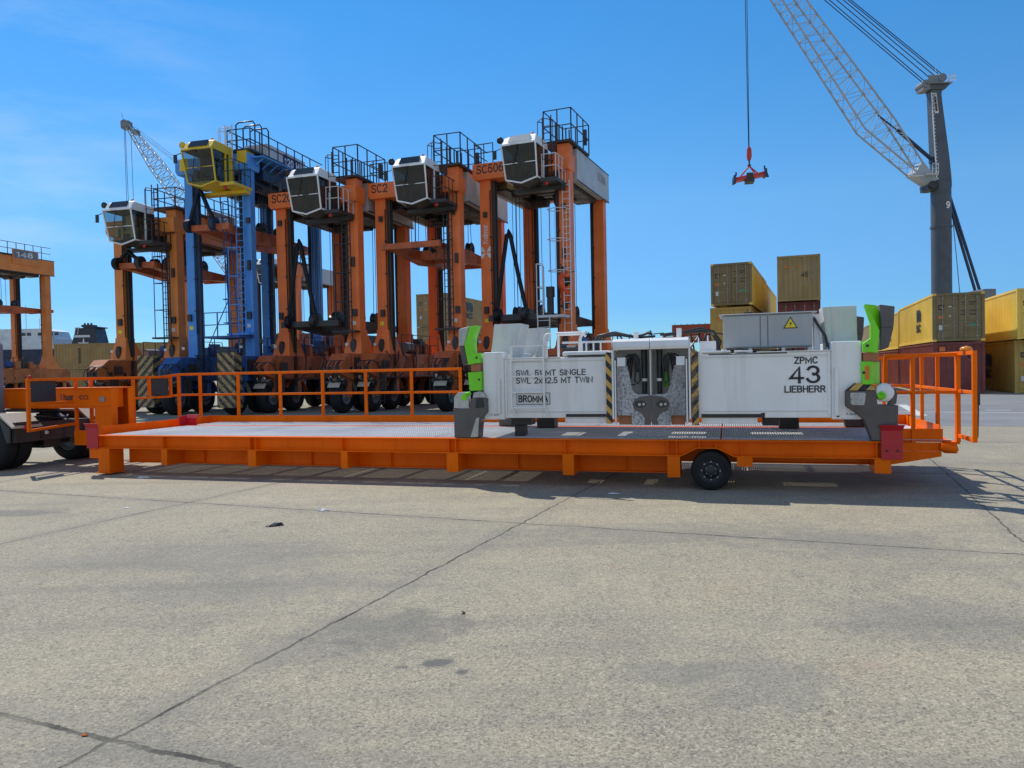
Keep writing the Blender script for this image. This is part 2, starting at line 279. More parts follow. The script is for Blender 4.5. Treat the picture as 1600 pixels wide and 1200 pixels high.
LINEW = paint('road marking white', (0.62, 0.62, 0.6), 0.7, 0.4, (0.3, 0.3, 0.29), 0.0, wear=0.5, wcol=(0.28, 0.28, 0.27))

# ------------------------------------------------------------------ mesh builder
class MB:
    def __init__(s, off=(0, 0, 0)):
        s.v = []; s.f = []; s.m = []; s.sm = []; s.off = Vector(off)
    def add(s, vs, fs, m=0, smooth=False):
        b = len(s.v); s.v += [Vector(p) - s.off for p in vs]
        for f in fs: s.f.append([b + i for i in f]); s.m.append(m); s.sm.append(smooth)
    def hexa(s, p, m=0):      # 8 points: bottom loop 0-3, top loop 4-7
        s.add(p, [(3, 2, 1, 0), (4, 5, 6, 7), (0, 1, 5, 4), (1, 2, 6, 5), (2, 3, 7, 6), (3, 0, 4, 7)], m)
    def box(s, x0, x1, y0, y1, z0, z1, m=0):
        s.hexa([(x0, y0, z0), (x1, y0, z0), (x1, y1, z0), (x0, y1, z0), (x0, y0, z1), (x1, y0, z1), (x1, y1, z1), (x0, y1, z1)], m)
    def bar(s, p, q, w, h=None, m=0, up=(0, 0, 1)):   # rectangular bar from p to q
        h = h or w; p = Vector(p); q = Vector(q); d = (q - p).normalized(); u = Vector(up)
        if abs(d.dot(u)) > 0.99: u = Vector((0, 1, 0))
        a = d.cross(u).normalized() * w / 2; b = a.cross(d).normalized() * h / 2
        s.hexa([p - a - b, p + a - b, q + a - b, q - a - b, p - a + b, p + a + b, q + a + b, q - a + b], m)
    def tube(s, pts, r, n=8, m=0, cap=True, r2=None):
        pts = [Vector(p) for p in pts]; vs = []; N = len(pts); ref = None
        for i, p in enumerate(pts):
            d = (pts[min(i + 1, N - 1)] - pts[max(i - 1, 0)]).normalized()
            if ref is None:
                ref = Vector((0, 0, 1)) if abs(d.z) < 0.9 else Vector((1, 0, 0))
            a = d.cross(ref).normalized(); b = d.cross(a).normalized(); ref = -b if ref.dot(-b) > 0 else b
            a = d.cross(ref).normalized(); b = a.cross(d).normalized()
            rr = r if r2 is None else r + (r2 - r) * i / (N - 1)
            for k in range(n):
                t = 2 * math.pi * k / n; vs.append(p + a * rr * math.cos(t) + b * rr * math.sin(t))
        fs = []
        for i in range(N - 1):
            for k in range(n): fs.append((i * n + k, i * n + (k + 1) % n, (i + 1) * n + (k + 1) % n, (i + 1) * n + k))
        s.add(vs, fs, m, n > 4)
        if cap: s.add(vs[:n], [tuple(range(n))[::-1]], m); s.add(vs[-n:], [tuple(range(n))], m)
    def cyl(s, p, q, r, n=16, m=0, r2=None): s.tube([p, q], r, n, m, True, r2)
    def loft(s, rings, m=0, cap=True, smooth=False):
        n = len(rings[0]); vs = [p for rg in rings for p in rg]; fs = []
        for i in range(len(rings) - 1):
            for k in range(n): fs.append((i * n + k, i * n + (k + 1) % n, (i + 1) * n + (k + 1) % n, (i + 1) * n + k))
        if cap: fs.append(tuple(range(n))[::-1]); fs.append(tuple(range((len(rings) - 1) * n, len(rings) * n)))
        s.add(vs, fs, m, smooth)
    def prism(s, prof, axis, a, b, m=0):   # profile 2D extruded along axis x/y/z between a and b
        def P(u, w, t): return {'x': (t, u, w), 'y': (u, t, w), 'z': (u, w, t)}[axis]
        n = len(prof); vs = [P(u, w, a) for u, w in prof] + [P(u, w, b) for u, w in prof]
        fs = [tuple(range(n)), tuple(range(2 * n - 1, n - 1, -1))]
        for k in range(n): fs.append((k, n + k, n + (k + 1) % n, (k + 1) % n))
        s.add(vs, fs, m)
    def lathe(s, prof, c, axis, n=24, m=0, smooth=True):   # prof: (r, t) along axis
        c = Vector(c); vs = []
        for r, t in prof:
            for k in range(n):
                g = 2 * math.pi * k / n; a, b = r * math.cos(g), r * math.sin(g)
                vs.append(c + Vector({'x': (t, a, b), 'y': (a, t, b), 'z': (a, b, t)}[axis]))
        fs = []
        for i in range(len(prof) - 1):
            for k in range(n): fs.append((i * n + k, i * n + (k + 1) % n, (i + 1) * n + (k + 1) % n, (i + 1) * n + k))
        s.add(vs, fs, m, smooth)
    def build(s, name, mats, parent=None, bevel=0, fix=True):
        me = bpy.data.meshes.new(name); me.from_pydata(s.v, [], s.f)
        if not isinstance(mats, (list, tuple)): mats = [mats]
        for k in mats: me.materials.append(k)
        for p, mi, sm in zip(me.polygons, s.m, s.sm): p.material_index = mi; p.use_smooth = sm
        if fix:
            import bmesh
            bm = bmesh.new(); bm.from_mesh(me); bmesh.ops.recalc_face_normals(bm, faces=bm.faces); bm.to_mesh(me); bm.free()
        me.update()
        o = bpy.data.objects.new(name, me); COL.objects.link(o)
        if parent: o.parent = parent
        if bevel:
            md = o.modifiers.new('bevel', 'BEVEL'); md.width = bevel; md.segments = 2; md.limit_method = 'ANGLE'; md.angle_limit = R(40)
        return o
def tag(o, label, cat, group=None):
    o['label'] = label; o['category'] = cat
    if group: o['group'] = group
    return o
def thing(name, label, cat, loc=(0, 0, 0), rz=0, group=None):
    o = bpy.data.objects.new(name, None); COL.objects.link(o); o.location = loc; o.rotation_euler = (0, 0, rz)
    o.empty_display_size = 0.3
    return tag(o, label, cat, group)
def struct(o): o['kind'] = 'structure'; return o
def copy_tree(o, parent=None):
    c = o.copy(); COL.objects.link(c)
    if parent: c.parent = parent
    for ch in list(o.children): copy_tree(ch, c)
    return c
# plain grotesque lettering drawn as ribbons
def _arc(cx, cy, rx, ry, a0, a1, n=10): return [(cx + rx * math.cos(R(a0 + (a1 - a0) * k / n)), cy + ry * math.sin(R(a0 + (a1 - a0) * k / n))) for k in range(n + 1)]
GLY = {
 'S': (.62, [_arc(.31, .745, .27, .255, 20, 180, 9) + _arc(.31, .74, .27, .24, 180, 265, 5) + _arc(.31, .27, .29, .24, 85, 0, 5) + _arc(.31, .255, .29, .255, 0, -165, 10)]),
 'W': (.92, [[(0, 1), (.22, 0), (.46, 1), (.70, 0), (.92, 1)]]), 'L': (.52, [[(0, 1), (0, 0), (.52, 0)]]),
 'M': (.78, [[(0, 0), (0, 1), (.39, .22), (.78, 1), (.78, 0)]]), 'T': (.62, [[(0, 1), (.62, 1)], [(.31, 1), (.31, 0)]]), 'I': (.04, [[(.02, 0), (.02, 1)]]),
 'N': (.64, [[(0, 0), (0, 1), (.64, 0), (.64, 1)]]), 'G': (.70, [_arc(.35, .5, .35, .5, 42, 330, 18) + [(.68, .44), (.38, .44)]]), 'E': (.56, [[(.56, 1), (0, 1), (0, 0), (.56, 0)], [(0, .53), (.52, .53)]]),
 'B': (.60, [[(0, 0), (0, 1), (.33, 1)] + _arc(.33, .765, .235, .235, 90, -90, 8) + [(0, .53)], [(.33, .53)] + _arc(.33, .265, .265, .265, 90, -90, 8) + [(0, 0)]]),
 'R': (.62, [[(0, 0), (0, 1), (.34, 1)] + _arc(.34, .755, .25, .245, 90, -90, 8) + [(0, .51)], [(.34, .51), (.62, 0)]]), 'O': (.72, [_arc(.36, .5, .36, .5, 90, 450, 26)]),
 'A': (.70, [[(0, 0), (.35, 1), (.70, 0)], [(.12, .33), (.58, .33)]]), 'Z': (.58, [[(0, 1), (.58, 1), (0, 0), (.58, 0)]]), 'P': (.58, [[(0, 0), (0, 1), (.32, 1)] + _arc(.32, .74, .26, .26, 90, -90, 8) + [(0, .48)]]),
 'C': (.68, [_arc(.35, .5, .35, .5, 45, 315, 18)]), 'H': (.62, [[(0, 0), (0, 1)], [(.62, 0), (.62, 1)], [(0, .52), (.62, .52)]]), 'K': (.62, [[(0, 0), (0, 1)], [(.60, 1), (.02, .42)], [(.22, .60), (.62, 0)]]),
 '0': (.56, [_arc(.28, .5, .28, .5, 90, 450, 24)]), '1': (.30, [[(0, .76), (.20, 1), (.20, 0)]]), '2': (.56, [_arc(.28, .72, .27, .28, 165, 0, 9) + [(.53, .58), (.0, 0), (.56, 0)]]),
 '3': (.56, [_arc(.27, .745, .25, .255, 160, -80, 12) , _arc(.27, .27, .28, .27, 85, -165, 13)]), '4': (.60, [[(.44, 0), (.44, 1), (0, .27), (.60, .27)]]),
 '5': (.56, [[(.52, 1), (.09, 1), (.03, .48)] + _arc(.27, .31, .28, .31, 140, -155, 14)]), '6': (.56, [_arc(.28, .30, .27, .30, 90, 450, 20), _arc(.36, .42, .35, .58, 180, 75, 8)]), '7': (.54, [[(0, 1), (.54, 1), (.18, 0)]]), '8': (.56, [_arc(.28, .76, .22, .24, 90, 450, 18), _arc(.28, .26, .28, .26, 90, 450, 18)]),
 '9': (.56, [_arc(.28, .70, .27, .30, 90, 450, 20), _arc(.20, .58, .35, .58, 0, -105, 8)]), 'x': (.48, [[(0, 0), (.48, .68)], [(0, .68), (.48, 0)]]), '.': (.06, [[(.03, 0), (.03, .10)]]),
 'h': (.48, [[(0, 0), (0, 1)], [(0, .45)] + _arc(.24, .45, .24, .24, 180, 0, 8) + [(.48, 0)]]), 'u': (.48, [[(0, .70), (0, .24)] + _arc(.24, .24, .24, .24, 180, 360, 8), [(.48, .70), (.48, 0)]]),
 'a': (.50, [_arc(.24, .34, .24, .34, 60, 300, 14), [(.50, .68), (.50, 0)]]), 'r': (.30, [[(0, 0), (0, .70)], [(0, .40)] + _arc(.24, .42, .24, .26, 180, 80, 6)]), 'l': (.04, [[(.02, 0), (.02, 1)]]),
 'm': (.80, [[(0, 0), (0, .70)], [(0, .48)] + _arc(.20, .48, .20, .20, 180, 0, 7) + [(.40, 0)], [(.40, .48)] + _arc(.60, .48, .20, .20, 180, 0, 7) + [(.80, 0)]]), ' ': (.26, []),
}
def text(name, body, mat, parent, org, xd, yd, height, width=None, bold=0.0, depth=0.004, align='LEFT', off=(0, 0, 0), spacing=1.0):
    wt = .125 + bold * 3.2; gap = .16 + wt * .55
    vs = []; fs = []; x = 0.0; layer = 0
    for ch in body:
        w, strokes = GLY[ch]
        for st in strokes:
            pts = [Vector((x + a, b)) for a, b in st]; n = len(pts); closed = (pts[0] - pts[-1]).length < 1e-6; L0 = len(vs); layer += 1
            for i, p in enumerate(pts):
                d0 = (pts[i] - pts[i - 1]).normalized() if i > 0 else ((pts[-1] - pts[-2]).normalized() if closed else None)
                d1 = (pts[i + 1] - pts[i]).normalized() if i < n - 1 else ((pts[1] - pts[0]).normalized() if closed else None)
                d0 = d0 or d1; d1 = d1 or d0
                n0 = Vector((-d0.y, d0.x)); n1 = Vector((-d1.y, d1.x)); mi = (n0 + n1); mi = mi.normalized() if mi.length > 1e-4 else n0
                k = min(2.2, 1 / max(.3, mi.dot(n0))) * wt / 2
                e = Vector((0, 0))
                if not closed and i == 0: e = -d1 * wt * .5 if len(st) > 2 or True else e
                if not closed and i == n - 1: e = d0 * wt * .5
                for sgn in (1, -1): q = p + e + mi * k * sgn; vs.append((q.x, min(1.0 + wt * .5, max(-wt * .5, q.y)), (layer % 5) * .00025))
            for i in range(n - 1): fs.append((L0 + 2 * i, L0 + 2 * i + 1, L0 + 2 * i + 3, L0 + 2 * i + 2))
        x += w + gap
    xs = [v[0] for v in vs]; ys = [v[1] for v in vs]; x0, x1, y0, y1 = min(xs), max(xs), min(ys), max(ys)
    lower = all(c.islower() for c in body)
    sy = height / (y1 - y0); sx = sy * .95 if width is None else width / (x1 - x0)
    org = Vector(org) - Vector(off); xd = Vector(xd).normalized(); yd = Vector(yd).normalized(); nn = xd.cross(yd)
    ax = {'LEFT': 0, 'CENTER': (x1 - x0) / 2, 'RIGHT': x1 - x0}[align]
    P = [org + xd * ((v[0] - x0 - ax) * sx) + yd * ((v[1] - y0) * sy) + nn * (depth + v[2]) for v in vs]
    mb = MB(); mb.add(P, fs); return mb.build(name, mat, parent, fix=False)

# ------------------------------------------------------------------ ground
g = MB(); g.add([(-2500, -200, 0), (2500, -200, 0), (2500, 3500, 0), (-2500, 3500, 0)], [(0, 1, 2, 3)])
struct(g.build('ground', CONC, fix=False))
ex = Vector((0.94, -0.342, 0)).normalized(); ey = Vector((0.342, 0.94, 0)).normalized()
YA = math.atan2(ex.y, ex.x)
a0 = Vector((9.2, 21.6, 0)) ; lx = Vector((0.88, -0.472, 0)); ly = Vector((0.472, 0.88, 0))
g = MB()
def sheet(mb, o, a, b, w, l, z): mb.add([o + Vector((0, 0, z)), o + a * w + Vector((0, 0, z)), o + a * w + b * l + Vector((0, 0, z)), o + b * l + Vector((0, 0, z))], [(0, 1, 2, 3)])
sheet(g, a0 + lx * -0.0, lx, ly, 60, 22, 0.004)
struct(g.build('road', ASPH, fix=False))
g = MB()
sheet(g, a0 + lx * 0.5 + ly * 6.0, lx, ly, 50, 0.16, 0.008)
for k in range(8): sheet(g, a0 + lx * (4.5 + k * 1.5) + ly * 7.4, lx, ly, 0.75, 0.18, 0.008)
sheet(g, Vector((13.1, 23.95, 0)), Vector((0.39, 0.92, 0)).normalized(), Vector((0.92, -0.39, 0)).normalized(), 6.9, 0.32, 0.012)
struct(g.build('road_marking', LINEW, fix=False))

# ------------------------------------------------------------------ roll trailer (frame: u along, v away, z up)
P0 = Vector((-7.624, 13.519, 0)); TA = R(-16.443)
TU = Vector((math.cos(TA), math.sin(TA), 0)); TV = Vector((-TU.y, TU.x, 0))
def tw(u, v, z): return P0 + TU * u + TV * v + Vector((0, 0, z))
LEN = 13.25
tr = thing('roll_trailer', 'long bright orange roll trailer with galvanised grating deck, handrails and red corner stops', 'trailer', P0, TA)
def channel(v0, sgn):      # side channel with arch over the wheel; v0 outer face, sgn +1 inwards
    mb = MB(); a, b = v0, v0 + sgn * 0.15; w0, w1 = v0 + sgn * 0.10, v0 + sgn * 0.115
    def pb(u0, u1, va, vb, z0, z1): mb.box(u0, u1, min(va, vb), max(va, vb), z0, z1)
    pb(0, LEN, a, b, 0.704, 0.720)
    prof = [(0, 0.50), (10.45, 0.50), (10.68, 0.615), (10.95, 0.615), (11.18, 0.50), (LEN, 0.50)]
    for (u0, z0), (u1, z1) in zip(prof, prof[1:]):
        mb.hexa([(u0, min(a, b), z0 - 0.016), (u1, min(a, b), z1 - 0.016), (u1, max(a, b), z1 - 0.016), (u0, max(a, b), z0 - 0.016),
                 (u0, min(a, b), z0), (u1, min(a, b), z1), (u1, max(a, b), z1), (u0, max(a, b), z0)])
        mb.hexa([(u0, min(w0, w1), z0 - 0.004), (u1, min(w0, w1), z1 - 0.004), (u1, max(w0, w1), z1 - 0.004), (u0, max(w0, w1), z0 - 0.004),
                 (u0, min(w0, w1), 0.708), (u1, min(w0, w1), 0.708), (u1, max(w0, w1), 0.708), (u0, max(w0, w1), 0.708)])
    for u, z in ((0.02, .5), (1.44, .5), (3.24, .5), (3.36, .5), (5.0, .5), (6.88, .5), (7.0, .5), (8.75, .5), (10.26, .5), (10.38, .5), (10.70, .612), (10.93, .612), (11.27, .5), (13.0, .5)):
        pb(u, u + 0.012, v0 + sgn * 0.006, v0 + sgn * 0.106, z - 0.006, 0.71)
    return mb
channel(0.0, 1).build('side_beam', ORANGE, tr, bevel=0.003)
channel(2.42, -1).build('side_beam', ORANGE, tr)
for v in (0.44, 1.92):
    mb = MB()
    for u0, u1, zb in ((0.30, 10.42, 0.19), (11.30, 13.1, 0.36)):
        mb.box(u0, u1, v, v + 0.014, zb + 0.012, 0.695); mb.box(u0, u1, v - 0.07, v + 0.085, zb, zb + 0.014)
        mb.box(u0, u1, v - 0.07, v + 0.085, 0.67, 0.684)
    mb.box(10.42, 11.30, v - 0.008, v + 0.022, 0.36, 0.695)
    for u in (2.0, 4.2, 5.7, 7.9, 9.6, 12.1): mb.box(u, u + 0.012, v - 0.06, v - 0.002, 0.205, 0.668) if u < 10.4 else None
    mb.build('main_beam', ORANGE, tr)
mb = MB()
for k in range(16):
    u = 0.35 + k * 0.85
    if 10.4 < u < 11.3: continue
    mb.box(u, u + 0.08, 0.13, 2.28, 0.60, 0.668)
mb.box(0.0, 0.08, 0.13, 2.28, 0.50, 0.70); mb.box(LEN - 0.08, LEN, 0.13, 2.28, 0.50, 0.70)
mb.build('cross_member', ORANGE, tr)
for u, w, zb in ((1.42, 0.12, 0.21), (3.22, 0.15, 0.22), (5.0, 0.11, 0.22), (6.86, 0.18, 0.20), (8.72, 0.16, 0.19), (10.26, 0.17, 0.19), (11.22, 0.20, 0.36), (12.98, 0.19, 0.30)):
    for v0, v1, vf in ((0.012, 0.452, 0.0), (1.93, 2.405, 2.406)):
        mb = MB(); mb.box(u, u + 0.014, v0, v1, zb, 0.483); mb.box(u + w - 0.014, u + w, v0, v1, zb, 0.483)
        mb.box(u - 0.004, u + w + 0.004, vf, vf + 0.012, zb - 0.006, 0.483); mb.box(u, u + w, v0, v1, zb - 0.012, zb)
        mb.build('outrigger', ORANGE, tr)
for v0 in (0.0, 2.05):      # front feet
    mb = MB(); mb.box(0.02, 0.27, v0, v0 + 0.34, 0.05, 0.483); mb.box(-0.02, 0.31, v0 - 0.02, v0 + 0.36, 0.03, 0.05); mb.box(-0.20, 0.02, v0 + 0.02, v0 + 0.05, 0.30, 0.70)
    mb.build('foot', ORANGE, tr, bevel=0.006)
# grating: real bearing bars, so that the sun falls through it
def grating(u0, u1, v0, v1, name, step=0.037):
    mb = MB(); n = int((u1 - u0) / step)
    for k in range(n + 1):
        u = u0 + k * step; mb.box(u, u + 0.015, v0, v1, 0.694, 0.722)
    v = v0 + 0.03
    while v < v1: mb.box(u0, u1, v, v + 0.010, 0.714, 0.7235); v += 0.085
    for v in (v0, v1 - 0.008): mb.box(u0, u1, v, v + 0.008, 0.690, 0.7225)
    return mb.build(name, GALV, tr)
edges = [0.02, 2.2, 4.4, 6.6, 8.8, 11.0, 13.22]
for a, b in zip(edges, edges[1:]): grating(a + 0.01, b - 0.01, 0.16, 2.26, 'deck_grating')
for a, b in zip(edges, edges[1:]): grating(a + 0.01, b - 0.01, 2.46, 3.36, 'walkway_grating')
mb = MB()
mb.box(-0.25, 14.2, 3.38, 3.395, 0.60, 0.862)
for k in range(12): mb.box(0.4 + k * 1.16, 0.46 + k * 1.16, 2.42, 3.38, 0.58, 0.688)
mb.build('toe_board', ORANGE, tr)
mb = MB(); mb.box(-0.235, -0.22, 0.35, 3.38, 0.60, 0.862); mb.box(-0.22, 0.0, 0.35, 3.38, 0.66, 0.69); mb.build('toe_board', ORANGE, tr)

def railing(pts, posts, mb=None, ztop=1.84, zmid=1.34, zb=0.60, s=0.055):   # pts: u,v polyline
    mb = mb or MB()
    for (a, b) in zip(pts, pts[1:]):
        mb.bar((*a, ztop - s / 2), (*b, ztop - s / 2), s, s); mb.bar((*a, zmid), (*b, zmid), s * 0.85, s * 0.85)
    for p in posts:
        z0 = p[2] if len(p) > 2 else zb
        mb.box(p[0] - s / 2, p[0] + s / 2, p[1] - s / 2 - 0.002, p[1] + s / 2 + 0.002, z0, ztop - s - 0.001)
    return mb
# far rail, left part
mb = MB(); mb.bar((-1.57, 3.44, 1.765), (-1.12, 3.44, 1.81), .054, .054); mb.bar((-1.57, 3.44, 1.30), (-1.12, 3.44, 1.34), .046, .046)
railing([(-1.15, 3.44), (5.86, 3.44)], [(u, 3.44) for u in (-1.12, -0.53, 0.49, 1.58, 2.64, 3.68, 4.74, 5.83)], mb).build('railing', ORANGE, tr, bevel=0.005)
# left end rail with cantilevered ends
mb = railing([(-1.57, -0.05), (-1.57, 3.72)], [(-1.57, -0.02, 0.78), (-1.57, 1.05, 0.42), (-1.57, 1.42, 0.6), (-1.57, 2.55, 0.6), (-1.57, 3.02, 1.34), (-1.57, 3.69, 1.34)], ztop=1.79, zmid=1.30)
mb.bar((-1.57, -0.05, 0.80), (-1.57, 1.05, 0.86), 0.05, 0.05)
mb.box(-1.62, -0.24, 1.02, 1.05, 0.42, 0.72); mb.box(-1.62, -0.24, 2.50, 2.53, 0.42, 0.72); mb.box(-1.60, -1.55, 1.05, 2.5, 0.50, 0.60)
mb.build('end_railing', ORANGE, tr, bevel=0.005)
for v0 in (0.06, 3.1):
    mb = MB(); mb.box(-1.60, -1.585, v0, v0 + 0.54, 1.335, 1.735)
    mb.build('marker_board', DKGREY, tr, bevel=0.004)
mb = MB(); mb.lathe([(0.0, 0.0), (0.045, 0.0), (0.04, 0.05), (0.0, 0.06)], (-1.57, 0.03, 1.79), 'z', 10); mb.build('marker_lamp', REDGLOW, tr)
# right end platform and rails
mb = MB()
mb.box(LEN + 0.002, 14.05, 0.65, 3.38, 0.655, 0.685)
mb.box(LEN + 0.02, 13.95, 0.65, 0.665, 0.69, 0.84); mb.box(LEN, 14.0, 0.62, 0.648, 0.53, 0.65)
mb.prism([(LEN, 0.53), (13.92, 0.53), (13.92, 0.46), (LEN, 0.33)], 'y', 0.60, 0.618)
mb.prism([(LEN, 0.53), (13.92, 0.53), (13.92, 0.46), (LEN, 0.33)], 'y', 2.3, 2.318)
mb.box(14.05, 14.065, 1.25, 3.38, 0.60, 0.845); mb.box(LEN, 13.9, 3.36, 3.379, 0.60, 0.86)
mb.tube([(13.9, 0.58, 0.60), (14.08, 0.60, 0.57), (14.1, 0.7, 0.55)], 0.055, 8); mb.box(13.97, 14.12, 0.64, 0.80, 0.50, 0.66)
mb.build('end_platform', ORANGE, tr, bevel=0.004)
mb = MB(); mb.box(LEN, 14.06, 0.60, 0.66, 0.686, 0.690); mb.box(LEN + 0.05, 14.0, 1.5, 3.3, 0.686, 0.700); mb.build('platform_plate', GALV, tr)
mb = railing([(13.22, 0.66), (14.17, 0.66)], [(13.24, 0.66, 1.34), (13.58, 0.655, 0.52), (14.14, 0.66, 0.66)], ztop=1.885, zmid=1.345, s=0.052)
mb.build('railing', ORANGE, tr, bevel=0.005)
mb = railing([(14.15, -0.05), (14.15, 3.42)], [(14.15, -0.02, 0.72), (14.15, 0.74, 0.62), (14.15, 1.75, 0.62), (14.15, 2.7, 0.62), (14.15, 3.40, 0.62)], ztop=1.9, zmid=1.36, s=0.052)
mb.bar((14.15, -0.05, 0.745), (14.15, 0.74, 0.745), 0.05, 0.055)
mb.build('end_railing', ORANGE, tr, bevel=0.005)
railing([(12.9, 3.44), (14.2, 3.44)], [(12.92, 3.44), (13.72, 3.44)], ztop=1.87, zmid=1.36).build('railing', ORANGE, tr, bevel=0.005)
mb = MB(); mb.lathe([(0, 0), (0.075, 0), (0.075, 0.03), (0.06, 0.055), (0.0, 0.07)], (14.15, 0.32, 1.90), 'z', 14); mb.build('beacon', AMBER, tr)
mb = MB(); mb.tube([(14.15, 0.28, 1.91), (14.16, 0.22, 1.8), (14.18, 0.02, 1.72), (14.187, -0.03, 1.4), (14.185, -0.045, 1.1), (14.18, -0.03, 0.78)], 0.009, 6); mb.box(14.178, 14.205, -0.05, 0.02, 1.20, 1.36); mb.build('cable', BLACK, tr)
# red corner stops
def stop(u0, v0, su, sv, near):
    mb = MB(); t = 0.025
    z0 = 0.485 if near else 0.727
    a, b = sorted((u0, u0 + su * 0.26)); mb.box(a, b, *sorted((v0, v0 - sv * t)), z0, 0.87)
    mb.loft([[(a, v0, .87), (b, v0, .87), (b, v0 - sv * t, .87), (a, v0 - sv * t, .87)], [(a - .02, v0 - sv * .05, .945), (b + .02, v0 - sv * .05, .945), (b + .02, v0 - sv * (t + .05), .945), (a - .02, v0 - sv * (t + .05), .945)]])
    ue = u0 + su * 0.26; mb.box(*sorted((ue, ue - su * t)), *sorted((v0 + sv * 0.002, v0 + sv * 0.22)), 0.727 if not near else 0.5, 0.93)
    return mb.build('corner_stop', REDP, tr, bevel=0.004)
stop(0.06, -0.01, -1, 1, True); stop(13.05, -0.01, 1, 1, True); stop(0.20, 2.40, -1, -1, False); stop(13.0, 2.40, 1, -1, False)
mb = MB()
for u in (13.12, 13.25): mb.lathe([(0, 0), (0.014, 0), (0.014, -0.012), (0, -0.014)], (u, -0.036, 0.60), 'y', 8)
mb.build('bolt', DKGREY, tr)
# wheels
def mafi_wheel(v0):
    mb = MB(); r = 0.278; c = (10.86, v0, r + 0.004)
    mb.lathe([(0.175, 0.0), (0.20, -0.012), (0.255, -0.008), (0.272, 0.012), (r, 0.04), (r, 0.30), (0.272, 0.33), (0.255, 0.35), (0.20, 0.352), (0.175, 0.34)], c, 'y', 40)
    w = mb.build('wheel', RUBBER, tr)
    mb = MB(); mb.lathe([(0.177, 0.004), (0.168, -0.004), (0.16, 0.03), (0.10, 0.035), (0.095, 0.0), (0.06, -0.02), (0.0, -0.022)], c, 'y', 32)
    for k in range(8):
        g = 2 * math.pi * (k + 0.0) / 8; x, z = 0.128 * math.cos(g), 0.128 * math.sin(g)
        mb.lathe([(0.0145, 0.035), (0.0145, 0.008), (0.0, 0.006)], (c[0] + x, v0, c[2] + z), 'y', 6, m=1, smooth=False)
    for k in range(6):
        g = 2 * math.pi * (k + 0.5) / 6; x, z = 0.072 * math.cos(g), 0.072 * math.sin(g)
        mb.lathe([(0.008, 0.0), (0.008, -0.024), (0.0, -0.026)], (c[0] + x, v0, c[2] + z), 'y', 6, m=1, smooth=False)
    mb.build('rim', [BLACK, INKG], w)
for v0 in (0.03, 0.53, 1.54, 2.04): mafi_wheel(v0)
mb = MB(); mb.cyl((10.86, 0.3, 0.282), (10.86, 2.1, 0.282), 0.05, 12); mb.box(10.72, 11.0, 0.40, 0.445, 0.25, 0.60); mb.box(10.72, 11.0, 1.95, 2.0, 0.25, 0.60); mb.build('axle', ORANGE, tr)
mb = MB(); mb.box(-0.12, -0.02, 0.02, 0.10, 0.63, 0.65); mb.box(1.0, 1.15, 0.454, 0.458, 0.33, 0.345); mb.build('bracket', ORANGE, tr)

# ------------------------------------------------------------------ gooseneck
gn = thing('gooseneck', 'orange gooseneck beam coupling the trailer to the dark tractor', 'gooseneck', tw(-0.78, 1.22, 0), TA)
off = (-0.78, 1.22, 0)
mb = MB(off)
mb.box(-3.42, -0.60, 0.95, 0.975, 1.20, 1.56); mb.box(-3.42, -0.60, 1.47, 1.495, 1.20, 1.56); mb.box(-3.46, -0.58, 0.92, 1.52, 1.561, 1.585); mb.box(-4.2, -1.0, 0.92, 1.52, 1.172, 1.199)
mb.box(-3.42, -3.40, 0.976, 1.469, 1.20, 1.56); mb.box(-2.75, -2.72, 0.925, 0.949, 1.20, 1.56)
mb.build('beam', ORANGE, gn, bevel=0.005)
mb = MB(off)
mb.box(-1.0, -0.60, 0.94, 0.965, 0.46, 1.199); mb.box(-1.0, -0.60, 1.48, 1.505, 0.46, 1.199); mb.box(-0.60, -0.575, 0.94, 1.09, 0.46, 1.56); mb.box(-0.60, -0.575, 1.37, 1.505, 0.46, 1.56)
mb.box(-0.72, -0.70, 1.09, 1.37, 1.18, 1.56); mb.box(-1.0, -0.98, 0.966, 1.479, 0.46, 1.171); mb.box(-0.90, -0.86, 1.15, 1.30, 0.46, 1.17); mb.box(-0.98, -0.2, 1.0, 1.45, 0.42, 0.458)
mb.build('column', ORANGE, gn, bevel=0.005)
mb = MB(off); mb.tube([(-0.8, 1.2, 1.15), (-0.78, 1.22, 0.95), (-0.70, 1.27, 0.8), (-0.70, 1.27, 0.5)], 0.022, 8); mb.build('hose', BLACK, gn)
text('lettering', 'huar', INK, gn, (-1.79, 0.949, 1.335), (1, 0, 0), (0, 0, 1), 0.13, .26, bold=0.02, off=off)
text('lettering', 'CCI', INK, gn, (-1.38, 0.949, 1.345), (1, 0, 0), (0, 0, 1), 0.09, .22, bold=0.02, off=off)
mb = MB(off)
for k in range(3): mb.box(-1.86, -1.83, 0.944, 0.948, 1.345 + k * 0.045, 1.372 + k * 0.045)
mb.build('emblem', INKB, gn)
mb = MB(off); mb.box(-0.86, -0.74, 0.934, 0.938, 1.30, 1.40); mb.build('sticker', INKG, gn)

